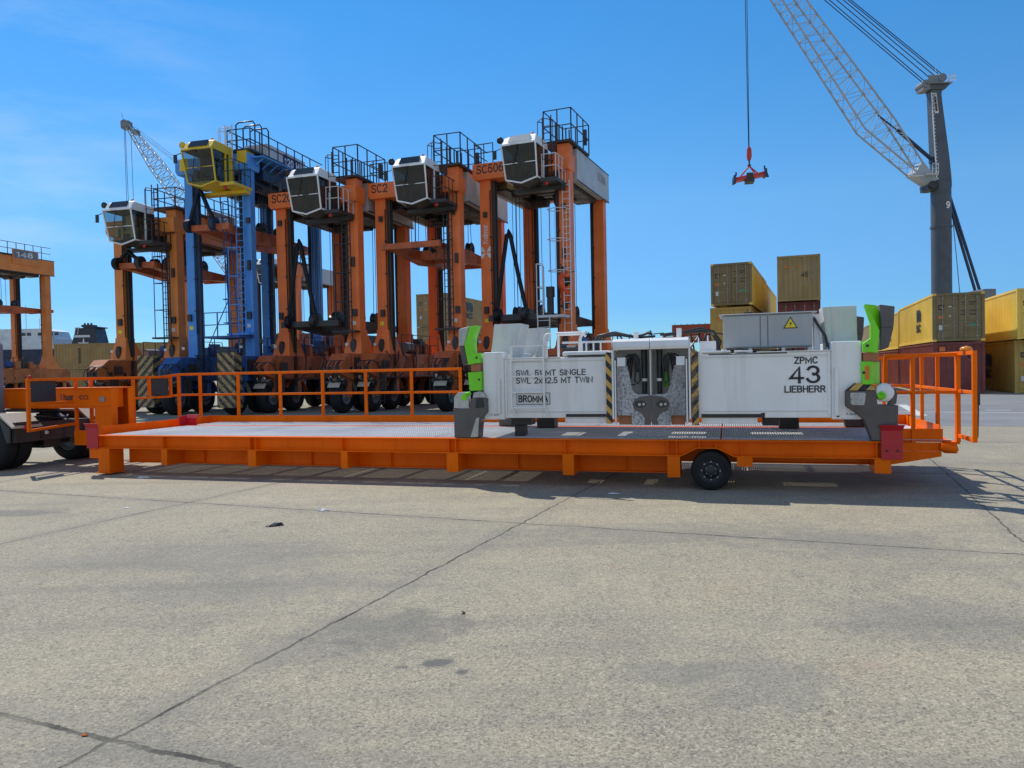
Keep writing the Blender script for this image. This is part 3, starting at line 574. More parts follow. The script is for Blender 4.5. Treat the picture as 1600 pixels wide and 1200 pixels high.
# ------------------------------------------------------------------ terminal tractor (rear end in view)
tt = thing('terminal_tractor', 'dark grey terminal tractor, rear end with fifth wheel and tan fenders under the orange gooseneck', 'tractor', tw(-4.2, 1.25, 0), TA)
off = (-4.2, 1.25, 0)
mb = MB(off)
for v in (0.78, 1.62): mb.box(-7.0, -2.15, v, v + 0.12, 0.62, 0.92)
mb.box(-2.15, -2.08, 0.10, 2.42, 0.55, 0.92); mb.box(-2.15, -2.05, 0.10, 0.62, 0.55, 0.95); mb.box(-2.15, -2.05, 1.9, 2.42, 0.55, 0.95)
for u in (-6.5, -5.0, -3.8, -2.9): mb.box(u, u + 0.1, 0.9, 1.62, 0.64, 0.86)
mb.cyl((-2.72, 0.4, 0.5), (-2.72, 2.1, 0.5), 0.11, 12); mb.cyl((-6.0, 0.4, 0.5), (-6.0, 2.1, 0.5), 0.09, 12)
mb.box(-3.0, -2.45, 1.05, 1.45, 0.35, 0.70)
mb.build('chassis', DKGREY, tt, bevel=0.008)
mb = MB(off)
for z in (0.62, 0.76): mb.lathe([(0, 0), (0.045, 0), (0.045, 0.01), (0, 0.012)], (-2.079, 1.22, z), 'x', 12)
for v in (0.66, 1.66): mb.box(-2.079, -2.07, v, v + 0.32, 0.60, 0.78)
mb.build('tow_plate', BLACK, tt)
mb = MB(off)   # fifth wheel
mb.lathe([(0.0, 0.0), (0.46, 0.0), (0.50, 0.04), (0.47, 0.08), (0, 0.08)], (-2.95, 1.25, 1.08), 'z', 28)
mb.prism([(-3.3, 0.92), (-2.6, 0.92), (-2.75, 1.08), (-3.15, 1.08)], 'y', 0.85, 0.90); mb.prism([(-3.3, 0.92), (-2.6, 0.92), (-2.75, 1.08), (-3.15, 1.08)], 'y', 1.60, 1.65)
for v in (0.98, 1.38): mb.hexa([(-2.55, v, 0.98), (-2.2, v, 0.84), (-2.2, v + 0.14, 0.84), (-2.55, v + 0.14, 0.98), (-2.55, v, 1.07), (-2.2, v, 0.88), (-2.2, v + 0.14, 0.88), (-2.55, v + 0.14, 1.07)])
mb.tube([(-2.5, 0.75, 1.0), (-2.3, 0.9, 1.02), (-2.2, 1.1, 0.97), (-2.2, 1.4, 0.97), (-2.4, 1.6, 1.0)], 0.02, 8)
mb.build('fifth_wheel', GREASE, tt)
for v0 in (0.0, 1.83):
    mb = MB(off); pr = [(-3.35, 0.85), (-3.2, 1.12), (-2.35, 1.12), (-2.02, 0.86), (-2.02, 0.83), (-2.37, 1.08), (-3.18, 1.08), (-3.32, 0.85)]
    mb.prism(pr, 'y', v0, v0 + 0.66); mb.build('fender', FEND, tt, bevel=0.004)
    mb = MB(off); mb.prism([(-3.30, 0.60), (-3.18, 1.077), (-2.37, 1.077), (-2.06, 0.84), (-2.06, 0.56), (-2.14, 0.56), (-2.30, 0.95), (-3.1, 0.95), (-3.2, 0.6)], 'y', v0 - 0.02, v0 + 0.01)
    mb.build('fender_skirt', DKGREY, tt)
def truck_wheel(u, v0, par, off, r=0.5, w=0.27):
    mb = MB(off); mb.lathe([(0.29, 0.0), (0.33, -0.015), (0.44, -0.01), (0.485, 0.02), (r, 0.05), (r, w - 0.05), (0.485, w - 0.02), (0.44, w + 0.01), (0.33, w + 0.015), (0.29, w)], (u, v0, r + 0.003), 'y', 32)
    t_ = mb.build('wheel', RUBBER, par)
    mb = MB(off); mb.lathe([(0.292, 0.01), (0.28, -0.005), (0.26, 0.06), (0.15, 0.08), (0.12, -0.02), (0, -0.03)], (u, v0, r + 0.003), 'y', 24); mb.build('rim', MIDGREY, t_)
for u in (-2.72, -6.0):
    for v0 in ((0.04, 0.36, 1.86, 2.18) if u > -5 else (0.05, 2.17)): truck_wheel(u, v0, tt, off)
for v, col, r in ((0.30, REDGLOW, 0.055), (2.2, REDGLOW, 0.055)):
    mb = MB(off); mb.lathe([(r, 0), (r * 0.9, 0.03), (0, 0.035)], (-2.048, v, 0.84), 'x', 14); mb.build('tail_lamp', col, tt)
for v in (0.78, 1.76):
    mb = MB(off); mb.lathe([(0.038, 0), (0.035, 0.03), (0, 0.04)], (-2.069, v, 0.70), 'x', 14); mb.build('reversing_lamp', LENS, tt)
mb = MB(off)
mb.prism([(-4.9, 1.0), (-3.22, 1.0), (-3.22, 2.5), (-3.4, 2.66), (-4.6, 2.66), (-4.9, 2.0)], 'y', -0.02, 0.86)
mb.build('cab', MIDGREY, tt, bevel=0.02)
mb = MB(off); mb.box(-4.5, -3.45, -0.03, -0.022, 1.7, 2.45); mb.box(-3.218, -3.212, 0.10, 0.74, 1.7, 2.4); mb.build('cab_window', WINDARK, tt)
mb = MB(off); mb.box(-6.9, -4.95, 0.6, 1.9, 0.95, 1.5); mb.box(-6.95, -6.85, 0.1, 2.4, 0.5, 0.9); mb.build('bonnet', MIDGREY, tt, bevel=0.02)

# ------------------------------------------------------------------ container spreader resting on the trailer
off = (10.1, 1.25, 0.725)
sp = thing('container_spreader', 'big white container spreader with lime green corner flippers resting on the orange trailer', 'spreader', tw(*off), TA)
X3, Z3 = (1, 0, 0), (0, 0, 1)
def bx(name, mat, *boxes, bevel=0.006, par=sp):
    mb = MB(off)
    for b in boxes: mb.box(*b)
    return mb.build(name, mat, par, bevel=bevel)
bx('main_beam', WHITEP, (7.80, 9.50, 0.10, 0.70, 1.03, 1.94), bevel=0.012)
bx('main_beam', WHITEP, (10.60, 12.46, 0.10, 0.70, 1.03, 1.945), bevel=0.012)
bx('main_beam', WHITE2, (7.80, 12.46, 1.85, 2.40, 1.03, 1.93), bevel=0.012)
bx('end_beam', WHITEP, (7.45, 7.797, 0.10, 2.40, 1.005, 2.05), bevel=0.02)
bx('end_beam', WHITEP, (12.463, 12.85, 0.10, 2.40, 1.005, 2.07), bevel=0.02)
bx('cross_frame', WHITE2, (8.6, 8.8, 0.71, 1.84, 1.2, 1.85), (9.4, 9.56, 0.71, 1.84, 1.1, 1.9), (10.55, 10.75, 0.71, 1.84, 1.1, 1.9), (11.9, 12.1, 0.71, 1.84, 1.2, 1.85), (8.9, 11.8, 1.1, 1.5, 1.9, 2.0))
bx('flange', WHITEP, (7.80, 8.68, 0.07, 0.74, 1.9415, 1.953)); bx('flange', WHITEP, (11.5, 12.46, 0.07, 0.32, 1.9465, 1.958))
for u0_, u1_ in ((7.86, 9.34), (10.78, 12.42)):
    for z_ in (1.885, 1.12): mb = MB(off); mb.box(u0_, u1_, 0.088, 0.099, z_, z_ + .007); mb.build('weld_seam', WHITE2, sp)
for u_ in (7.83, 12.43):
    mb = MB(off); mb.box(u_ - .012, u_ + .012, .085, .099, 1.06, 1.92)
    for k in range(9): mb.lathe([(.013, 0), (.013, -.01), (0, -.012)], (u_, .085, 1.09 + k * .1), 'y', 6, smooth=False)
    mb.build('bolted_strip', WHITEP, sp)
bx('guide_bar', WHITEP, (12.50, 12.55, 0.06, 0.098, 1.06, 1.71)); bx('guide_bar', WHITEP, (7.695, 7.735, 0.06, 0.098, 1.10, 1.62))
bx('cover_lid', WHITEP, (8.72, 9.44, 0.08, 0.78, 1.955, 2.03), bevel=0.03); bx('cover_lid', WHITEP, (10.75, 11.15, 0.08, 0.5, 1.955, 1.985), (11.2, 11.45, 0.10, 0.3, 1.955, 1.985), bevel=0.01)
bx('dark_strip', BLACK, (8.80, 9.42, 0.075, 0.079, 1.955, 1.972), (8.76, 9.37, 0.092, 0.099, 1.045, 1.09), (10.74, 11.55, 0.092, 0.099, 1.035, 1.085), (10.85, 11.9, 0.092, 0.099, 1.925, 1.938), bevel=0)  # black strips; the lower ones paint the darkness of open slots
bx('lower_plate', WHITEP, (8.74, 9.37, 0.12, 0.60, 0.955, 1.027), (10.74, 11.50, 0.12, 0.6, 0.945, 1.027))
bx('foot', BLACK, (7.82, 8.14, 0.35, 0.65, 0.90, 1.026), (7.86, 8.02, 0.40, 0.60, 0.725, 0.90), bevel=0.01); bx('foot', BLACK, (11.58, 11.80, 0.35, 0.65, 0.9, 1.027), bevel=0.01)
bx('foot', GREASE, (7.82, 8.14, 1.95, 2.25, 0.725, 1.027), bevel=0.01); bx('foot', GREASE, (11.9, 12.2, 1.95, 2.25, 0.725, 1.027), bevel=0.01)
# gather shields on the end beams
def shield(u0, u1, ub0, ub1, v, flank, mat, ztop):
    mb = MB(off); t = 0.02
    mb.loft([[(ub0, v, 2.02), (ub1, v, 2.02), (ub1, v + t, 2.02), (ub0, v + t, 2.02)], [(ub0 + (u0 - ub0) * .4, v + .05, 2.2), (ub1 + (u1 - ub1) * .4, v + .05, 2.2), (ub1 + (u1 - ub1) * .4, v + .05 + t, 2.2), (ub0 + (u0 - ub0) * .4, v + .05 + t, 2.2)],
             [(u0, v + .08, ztop), (u1, v + .08, ztop), (u1, v + .08 + t, ztop), (u0, v + .08 + t, ztop)]])
    uu, ub, d = (u1, ub1, 0.09) if flank > 0 else (u0, ub0, -0.11)
    mb.hexa([(ub, v, 1.86), (ub + d * .6, v - 0.14, 1.86), (ub + d * .6, v + .42, 1.86), (ub, v + .42, 1.86), (uu, v + .06, ztop), (uu + d, v + .02, ztop - 0.01), (uu + d, v + .42, ztop - .01), (uu, v + .42, ztop)])
    mb.hexa([(ub0, v + .40, 1.9), (ub1, v + .40, 1.9), (ub1, v + .42, 1.9), (ub0, v + .42, 1.9), (u0, v + .40, ztop - .05), (u1, v + .40, ztop - .05), (u1, v + .42, ztop - .05), (u0, v + .42, ztop - .05)])
    return mb.build('gather_shield', mat, sp, bevel=0.004)
shield(7.54, 7.94, 7.50, 7.83, 0.36, 1, WHITE2, 2.50); shield(12.50, 12.84, 12.52, 12.84, 0.36, -1, WHITE2, 2.57)
shield(7.54, 7.94, 7.50, 7.83, 1.85, 1, WHITE2, 2.50); shield(12.50, 12.84, 12.52, 12.84, 1.85, -1, WHITE2, 2.57)
# ladder, hooks and rails
mb = MB(off)
for u in (7.925, 8.44): mb.box(u - .014, u + .014, 0.035, 0.062, 1.18, 2.12)
for z in (1.19, 1.425, 1.67, 1.92, 2.13): mb.box(7.925, 8.44, 0.037, 0.060, z - .011, z + .011)
for u in (7.925, 8.44): mb.bar((u, 0.05, 1.18), (u + 0.06, 0.09, 1.06), 0.022)
mb.build('ladder', WHITEP, sp)
def hook(u, v):
    mb = MB(off); mb.tube([(u, v, 1.93), (u, v, 2.24), (u + .02, v, 2.29), (u + .06, v, 2.30), (u + .09, v, 2.27)], 0.024, 8); mb.box(u - .03, u + .035, v - .02, v + .02, 1.93, 2.2)
    mb.build('hook_post', WHITEP, sp)
hook(8.46, 0.08); hook(8.90, 0.60)
mb = MB(off); mb.tube([(8.52, 0.60, 2.32), (8.98, 0.60, 2.32)], 0.03, 8); mb.tube([(8.55, 0.6, 1.9), (8.55, 0.6, 2.32)], 0.02, 6)
mb.bar((8.68, 0.30, 2.17), (9.50, 0.30, 2.17), 0.03)
for u in (9.05, 9.16, 9.27): mb.bar((u, 0.30, 1.94), (u, 0.30, 2.16), 0.022)
mb.build('handrail', WHITEP, sp)
mb = MB(off); mb.cyl((8.56, 0.9, 2.05), (8.78, 0.9, 2.05), 0.10, 16); mb.box(8.78, 8.98, 0.80, 1.0, 1.96, 2.13); mb.box(8.5, 8.6, 0.85, 0.95, 2.1, 2.18); mb.cyl((8.55, .78, 2.0), (8.55, .74, 2.0), 0.03, 10)
mb.build('hydraulic_motor', DKGREY, sp, bevel=0.006)
mb = MB(off)
for k in range(5):
    r = random.uniform; v = 0.55 + k * 0.12
    mb.tube([(9.12 + r(-.05, .05), v, 1.95), (9.10, v, 2.12), (9.18 + r(0, .06), v, 2.27), (9.42, v, 2.30 + r(-.02, .03)), (9.75, v, 2.24), (10.0 + r(-.1, .1), v, 2.26 + r(-.05, .06))], 0.017, 7)
    mb.tube([(10.2 + r(-.1, .1), v, 2.26), (10.45, v, 2.30 + r(-.02, .02)), (10.72, v, 2.34 + r(-.04, .03)), (10.92, v, 2.28), (10.99 + r(-.03, .03), v, 2.13), (10.96, v, 1.98)], 0.017, 7)
for k in range(10):
    r = random.uniform; u = 9.1 + k * 0.2
    mb.tube([(u, 1.2, 2.0), (u + r(-.1, .2), 1.2 + r(-.2, .2), 2.3), (u + r(.1, .3), 1.3, 2.28 + r(-.06, .1)), (u + .3, 1.3, 2.02)], 0.014, 6)
mb.build('hydraulic_hoses', BLACK, sp)
# twin-lift housing in the middle
mb = MB(off)
for a, b in ((9.50, 10.028), (10.036, 10.58)):
    mb.loft([[(a, .45, 2.03), (a, -.02, 2.03), (a, -.04, 2.08), (a, -.02, 2.15), (a, .04, 2.19), (a, .45, 2.19)], [(b, .45, 2.03), (b, -.02, 2.03), (b, -.04, 2.08), (b, -.02, 2.15), (b, .04, 2.19), (b, .45, 2.19)]])
mb.build('hood', WHITEP, sp, bevel=0.006)
bx('side_plate', WHITEP, (9.475, 9.505, 0.0, 0.45, 1.02, 2.03), (9.515, 9.535, -0.01, 0.05, 0.94, 1.88)); bx('side_plate', WHITEP, (10.575, 10.60, 0.0, 0.45, 1.02, 2.03), (10.535, 10.555, -.01, .05, .94, 1.88))
bx('back_wall', WHITE2, (9.506, 10.574, 0.40, 0.42, 0.95, 2.03), bevel=0); bx('divider', WHITE2, (10.024, 10.044, 0.02, 0.40, 1.36, 2.03))
for sgn in (1, -1):
    def U(u): return 10.035 + sgn * (u - 10.035)
    mb = MB(off)
    pr = [(9.545, 1.79), (9.545, 1.07), (9.755, 1.07), (9.755, 0.93), (10.028, 0.93), (10.028, 1.37), (9.86, 1.37), (9.80, 1.40), (9.76, 1.48), (9.70, 1.79)]
    mb.prism([(U(a), b) for a, b in pr], 'y', 0.03, 0.09); p_ = mb.build('sliding_plate', SCRAP, sp, bevel=0.004)
    mb = MB(off); mb.prism([(U(a_), b_) for a_, b_ in ((10.026, .935), (9.93, .935), (9.95, 1.02), (9.90, 1.10), (9.79, 1.15), (9.765, 1.24), (9.80, 1.31), (9.88, 1.345), (10.026, 1.362))], 'y', 0.0286, 0.0296); mb.build('rust_stain', STEEL, p_)
    mb = MB(off); ca, cz = U(9.88), 1.235
    ring = [(ca + 0.085 * math.cos(2 * math.pi * k / 16), cz + 0.055 * math.sin(2 * math.pi * k / 16)) for k in range(16)]
    mb.prism(ring, 'y', 0.022, 0.0285); mb.build('oval_slot', GREASE, p_)
    mb = MB(off)
    mb.cyl((ca - .01, 0.02, cz - .005), (ca - .01, 0.012, cz - .005), 0.022, 12); mb.cyl((ca + .05, 0.02, cz), (ca + .05, 0.012, cz), 0.02, 10); mb.build('twistlock_pin', BRIGHT, p_)
    bx('brown_pocket', BRONZE, (min(U(9.56), U(9.75)), max(U(9.56), U(9.75)), 0.10, 0.14, 0.93, 1.07), bevel=0)
    a, b = sorted((U(9.55), U(9.67))); mb = MB(off); mb.hexa([(a, 0.02, 1.79), (b, 0.02, 1.79), (b, .20, 1.79), (a, .20, 1.79), (a, .05, 1.92), (b, .05, 1.92), (b, .20, 1.92), (a, .20, 1.92)]); mb.build('stop_block', WHITEP, sp, bevel=0.006)
    mb = MB(off); c = U(9.925); mb.cyl((c, .24, 1.60), (c, .24, 2.03), 0.042, 16); mb.cyl((c, .24, 1.375), (c, .24, 1.565), 0.036, 16); cy = mb.build('hydraulic_cylinder', BLACK, sp)
    mb = MB(off); mb.cyl((c, .24, 1.565), (c, .24, 1.605), 0.045, 16); mb.build('collar', WHITEP, cy)
    mb = MB(off); mb.box(*sorted((U(9.86), U(9.98))), 0.08, 0.30, 1.362, 1.374); mb.build('ledge', WHITEP, sp)
    mb = MB(off)
    for k in range(4):
        x = [U(9.70 + .02 * k), U(9.74 + .02 * k), U(9.80), U(9.82 + .01 * k), U(9.80 + .02 * k)]
        mb.tube([(U(9.62 + .03 * k), .30, 1.90 - .1 * k), (x[0], .22, 1.96 - .02 * k), (x[2], .2, 1.97), (x[3], .2, 1.9), (x[4], .2, 1.70)], 0.013, 7)
    mb.tube([(U(9.78), .2, 1.95), (U(9.80), .18, 1.7), (U(9.79), .18, 1.57), (U(9.83), .18, 1.53), (U(9.87), .18, 1.58), (U(9.86), .18, 1.75), (U(9.83), .2, 1.95)], 0.014, 7)
    mb.tube([(U(9.72), .2, 1.93), (U(9.70), .14, 1.7), (U(9.73), .12, 1.52), (U(9.80), .14, 1.52)], 0.012, 7)
    mb.build('hydraulic_hoses', BLACK, sp)
bx('yellow_tag', LIME, (10.19, 10.26, .385, .398, 1.48, 1.72), bevel=0)
mb = MB(off); mb.box(9.385, 9.47, 0.03, 0.05, 0.95, 2.0); mb.box(9.385, 9.40, 0.05, 0.10, .95, 2.0); mb.build('hazard_plate', HAZL, sp)
mb = MB(off); mb.hexa([(10.61, 0.03, .93), (10.71, 0.03, .93), (10.71, .05, .93), (10.61, .05, .93), (10.605, .03, 2.04), (10.69, .03, 1.99), (10.69, .05, 1.99), (10.605, .05, 2.04)]); mb.box(10.69, 10.705, .05, .10, .95, 1.98); mb.build('hazard_plate', HAZ2, sp)
for b_ in ((9.78, 9.84, .2, .3, 2.19, 2.30), (10.40, 10.47, .2, .3, 2.19, 2.33), (10.72, 10.95, .3, .4, 1.96, 2.13)): bx('top_bracket', WHITEP, b_)
# electrical cabinet
cab_ = bx('electrical_cabinet', CABGREY, (11.05, 12.26, 0.36, 1.15, 2.02, 2.495), bevel=0.012)
for a, b in ((11.055, 11.555), (11.57, 11.655), (11.67, 12.255)): bx('cabinet_door', CABGREY, (a, b, 0.338, 0.358, 2.035, 2.475), bevel=0.005, par=cab_)
bx('cabinet_roof', GALV, (11.0, 12.32, 0.32, 1.2, 2.497, 2.51), bevel=0.004, par=cab_)
bx('cabinet_mount', WHITEP, (11.02, 11.1, .45, .6, 1.945, 2.018), (11.4, 11.45, .4, .5, 1.945, 2.018), (11.85, 11.9, .4, .5, 1.945, 2.018), (12.2, 12.26, .4, .5, 1.945, 2.018), (12.28, 12.36, .4, .5, 1.95, 2.45), par=cab_)
mb = MB(off); a, b, z0, z1 = 11.87, 12.065, 2.28, 2.445
mb.prism([(a, z0), (b, z0), ((a + b) / 2, z1)], 'y', 0.332, 0.3365); w_ = mb.build('warning_sign', INK, cab_)
mb = MB(off); mb.prism([(a + .022, z0 + .012), (b - .022, z0 + .012), ((a + b) / 2, z1 - .024)], 'y', 0.329, 0.3318); mb.build('warning_sign_face', WARNY, w_)
c0 = (a + b) / 2; mb = MB(off); mb.prism([(c0 + .012, z0 + .10), (c0 - .02, z0 + .062), (c0 + .002, z0 + .062), (c0 - .014, z0 + .022), (c0 + .022, z0 + .074), (c0 - .002, z0 + .074)], 'y', 0.3265, 0.3288); mb.build('warning_bolt', INK, w_)
mb = MB(off)
for k in range(16):
    r = random.uniform; u = 11.1 + k * .075; mb.box(u, u + r(.03, .07), .6 + r(0, .2), .9, 1.945, 1.96 + r(.01, .05))
mb.tube([(12.28, .38, 2.42), (12.34, .36, 2.3), (12.42, .3, 2.15), (12.44, .25, 2.0)], .02, 6); mb.build('valve_block', GREASE, sp)
bx('valve_cover', TAN, (11.55, 11.72, .5, .6, 1.945, 2.0), bevel=.005)
mb = MB(off)
for u, z in ((11.35, 2.515), (12.02, 2.515)): mb.box(u, u + .12, .6, .8, z, z + .035)
mb.tube([(11.38, .7, 2.52), (11.4, .7, 2.6)], .006, 6); mb.build('aerial', BLACK, cab_)
# lettering and plates
f = lambda u, v, z: (u, v, z)
text('lettering', 'SWL 51 MT SINGLE', INK, sp, (7.985, 0.098, 1.672), X3, Z3, 0.092, 1.09, bold=.012, off=off)
text('lettering', 'SWL 2x32.5 MT TWIN', INK, sp, (7.985, 0.098, 1.555), X3, Z3, 0.095, 1.19, bold=.012, off=off)
text('lettering', 'ZPMC', INK, sp, (11.985, 0.098, 1.775), X3, Z3, 0.098, 0.31, bold=0.022, off=off)
text('lettering', '43', INK, sp, (11.905, 0.098, 1.505), X3, Z3, 0.245, 0.42, bold=0.008, off=off)
text('lettering', 'LIEBHERR', INK, sp, (11.86, 0.098, 1.378), X3, Z3, 0.098, 0.535, bold=0.022, off=off)
text('lettering', '17.5M', INK, sp, (7.54, 0.098, 1.065), X3, Z3, 0.028, 0.16, off=off); text('lettering', '7.5M', INK, sp, (12.64, 0.098, 1.065), X3, Z3, 0.028, 0.12, off=off)
bp = bx('maker_plate', LABW, (7.99, 8.52, 0.094, 0.099, 1.235, 1.415), bevel=0)
bx('plate_border', INK, (7.99, 8.52, .091, .0935, 1.407, 1.415), (7.99, 8.52, .091, .0935, 1.235, 1.243), (7.99, 7.998, .091, .0935, 1.243, 1.407), (8.512, 8.52, .091, .0935, 1.243, 1.407), bevel=0, par=bp)
text('plate_lettering', 'BROMMA', INK, bp, (8.02, 0.093, 1.268), X3, Z3, 0.112, 0.47, bold=0.03, off=off)
bx('rust_patch', GREASE, (11.55, 11.60, .0935, .0995, 1.03, 1.10), (12.53, 12.56, .0935, .0995, 1.04, 1.06), bevel=0)
# corner flippers
def flipper_r(dv, near):
    root = MB(off); v0, v1 = -.12 + dv, .09 + dv
    pr = [(12.63, 1.40), (12.63, 1.19), (12.75, 1.10), (12.86, 1.0), (12.92, .82), (12.95, .727), (13.26, .727), (13.27, 1.20), (13.02, 1.21), (13.0, 1.40)]
    root.prism(pr, 'y', v0, v1); root.box(13.0, 13.27, v1, v1 + .18, .80, 1.18); fl = root.build('corner_leg', STEEL, sp, bevel=0.012)
    mb = MB(off); mb.prism([(12.69, 1.23), (12.685, 1.36), (12.70, 1.375), (12.86, 1.375), (12.875, 1.36), (12.86, 1.22), (12.84, 1.205), (12.71, 1.21)], 'y', v0 - .006, v0 - .001); mb.build('wear_patch', BRIGHT, fl)
    mb = MB(off); mb.hexa([(12.635, v0, 1.405), (12.995, v0, 1.405), (12.995, v1, 1.405), (12.635, v1, 1.405), (12.75, v0 + .06, 1.50), (12.96, v0 + .06, 1.50), (12.96, v1, 1.50), (12.75, v1, 1.50)]); mb.build('striped_cap', HAZ1, fl)
    mb = MB(off); mb.lathe([(0, 0), (.10, 0), (.125, .03), (.125, .12), (.10, .16), (0, .16)], (13.12, v0 + .02, 1.37), 'y', 20); mb.build('pivot_casting', WHITEP, fl)
    mb = MB(off); mb.lathe([(0, 0), (.045, 0), (.055, .02), (.055, .2)], (13.07, v0 - .01, 1.33), 'y', 14); mb.lathe([(0, 0), (.03, .02), (.03, .04)], (13.07, v0 - .03, 1.36), 'y', 10); mb.build('hydraulic_motor', LIME, fl)
    mb = MB(off); mb.prism([(13.17, 1.2), (13.25, 1.22), (13.265, 1.36), (13.2, 1.46), (13.16, 1.47), (13.2, 1.36)], 'y', v0 + .03, v1); mb.build('guard', STEEL, fl)
    mb = MB(off); mb.hexa([(12.84, v0 + .05, 1.48), (12.95, v0 + .02, 1.48), (13.10, v1 + .08, 1.48), (12.9, v1 + .1, 1.48), (12.825, v0 + .05, 1.79), (12.96, v0 + .02, 1.79), (13.10, v1 + .08, 1.78), (12.9, v1 + .1, 1.79)]); ar = mb.build('flipper_arm', LIME, fl, bevel=0.008)
    mb = MB(off); mb.hexa([(12.875, v0 + .033, 1.545), (12.925, v0 + .02, 1.545), (12.925, v0 + .026, 1.545), (12.875, v0 + .039, 1.545), (12.875, v0 + .033, 1.73), (12.925, v0 + .02, 1.73), (12.925, v0 + .026, 1.73), (12.875, v0 + .039, 1.73)]); mb.build('sticker', LABO, ar)
    mb = MB(off); mb.box(12.86, 13.05, v0 + .05, v1 + .06, 1.79, 1.91); mb.build('pivot_block', BRONZE, fl, bevel=.006)
    mb = MB(off); pr = [(12.87, 2.545), (12.945, 2.29), (12.945, 2.10), (12.85, 2.03), (12.85, 1.92), (13.03, 1.90), (13.055, 2.20), (12.91, 2.53)]
    mb.prism(pr, 'y', v0 + .02, v0 + .09); mb.hexa([(12.87, v0 + .02, 2.545), (12.91, v0 + .02, 2.53), (13.07, v0 + .12, 2.2), (13.0, v0 + .2, 2.2), (12.88, v0 + .03, 2.56), (13.02, v0 + .05, 2.54), (13.18, v0 + .2, 2.3), (13.02, v0 + .3, 2.3)])
    mb.box(12.85, 12.95, v0 + .09, v1 + .05, 2.0, 2.06); mb.build('flipper_head', LIME, fl, bevel=.006)
    mb = MB(off); mb.hexa([(13.06, v0 + .03, 1.93), (13.17, v0 + .05, 1.97), (13.17, v1 + .05, 1.97), (13.06, v1 + .05, 1.93), (13.075, v0 + .03, 2.24), (13.235, v0 + .06, 2.24), (13.235, v1 + .06, 2.24), (13.075, v1 + .06, 2.24)])
    mb.hexa([(13.08, v0 + .03, 2.24), (13.235, v0 + .06, 2.24), (13.235, v1 + .06, 2.24), (13.08, v1 + .06, 2.24), (13.06, v0 + .03, 2.545), (13.25, v0 + .06, 2.515), (13.25, v1 + .06, 2.515), (13.06, v1 + .06, 2.545)]); mb.build('rubber_pad', PADGREY, fl, bevel=.012)
    mb = MB(off); mb.cyl((12.905, v0 + .012, 2.0), (12.905, v0 + .019, 2.0), .02, 10); mb.cyl((12.86, v0 + .03, 1.64), (12.86, v0 + .044, 1.64), .02, 10); mb.build('bolt', DKGREY, fl)
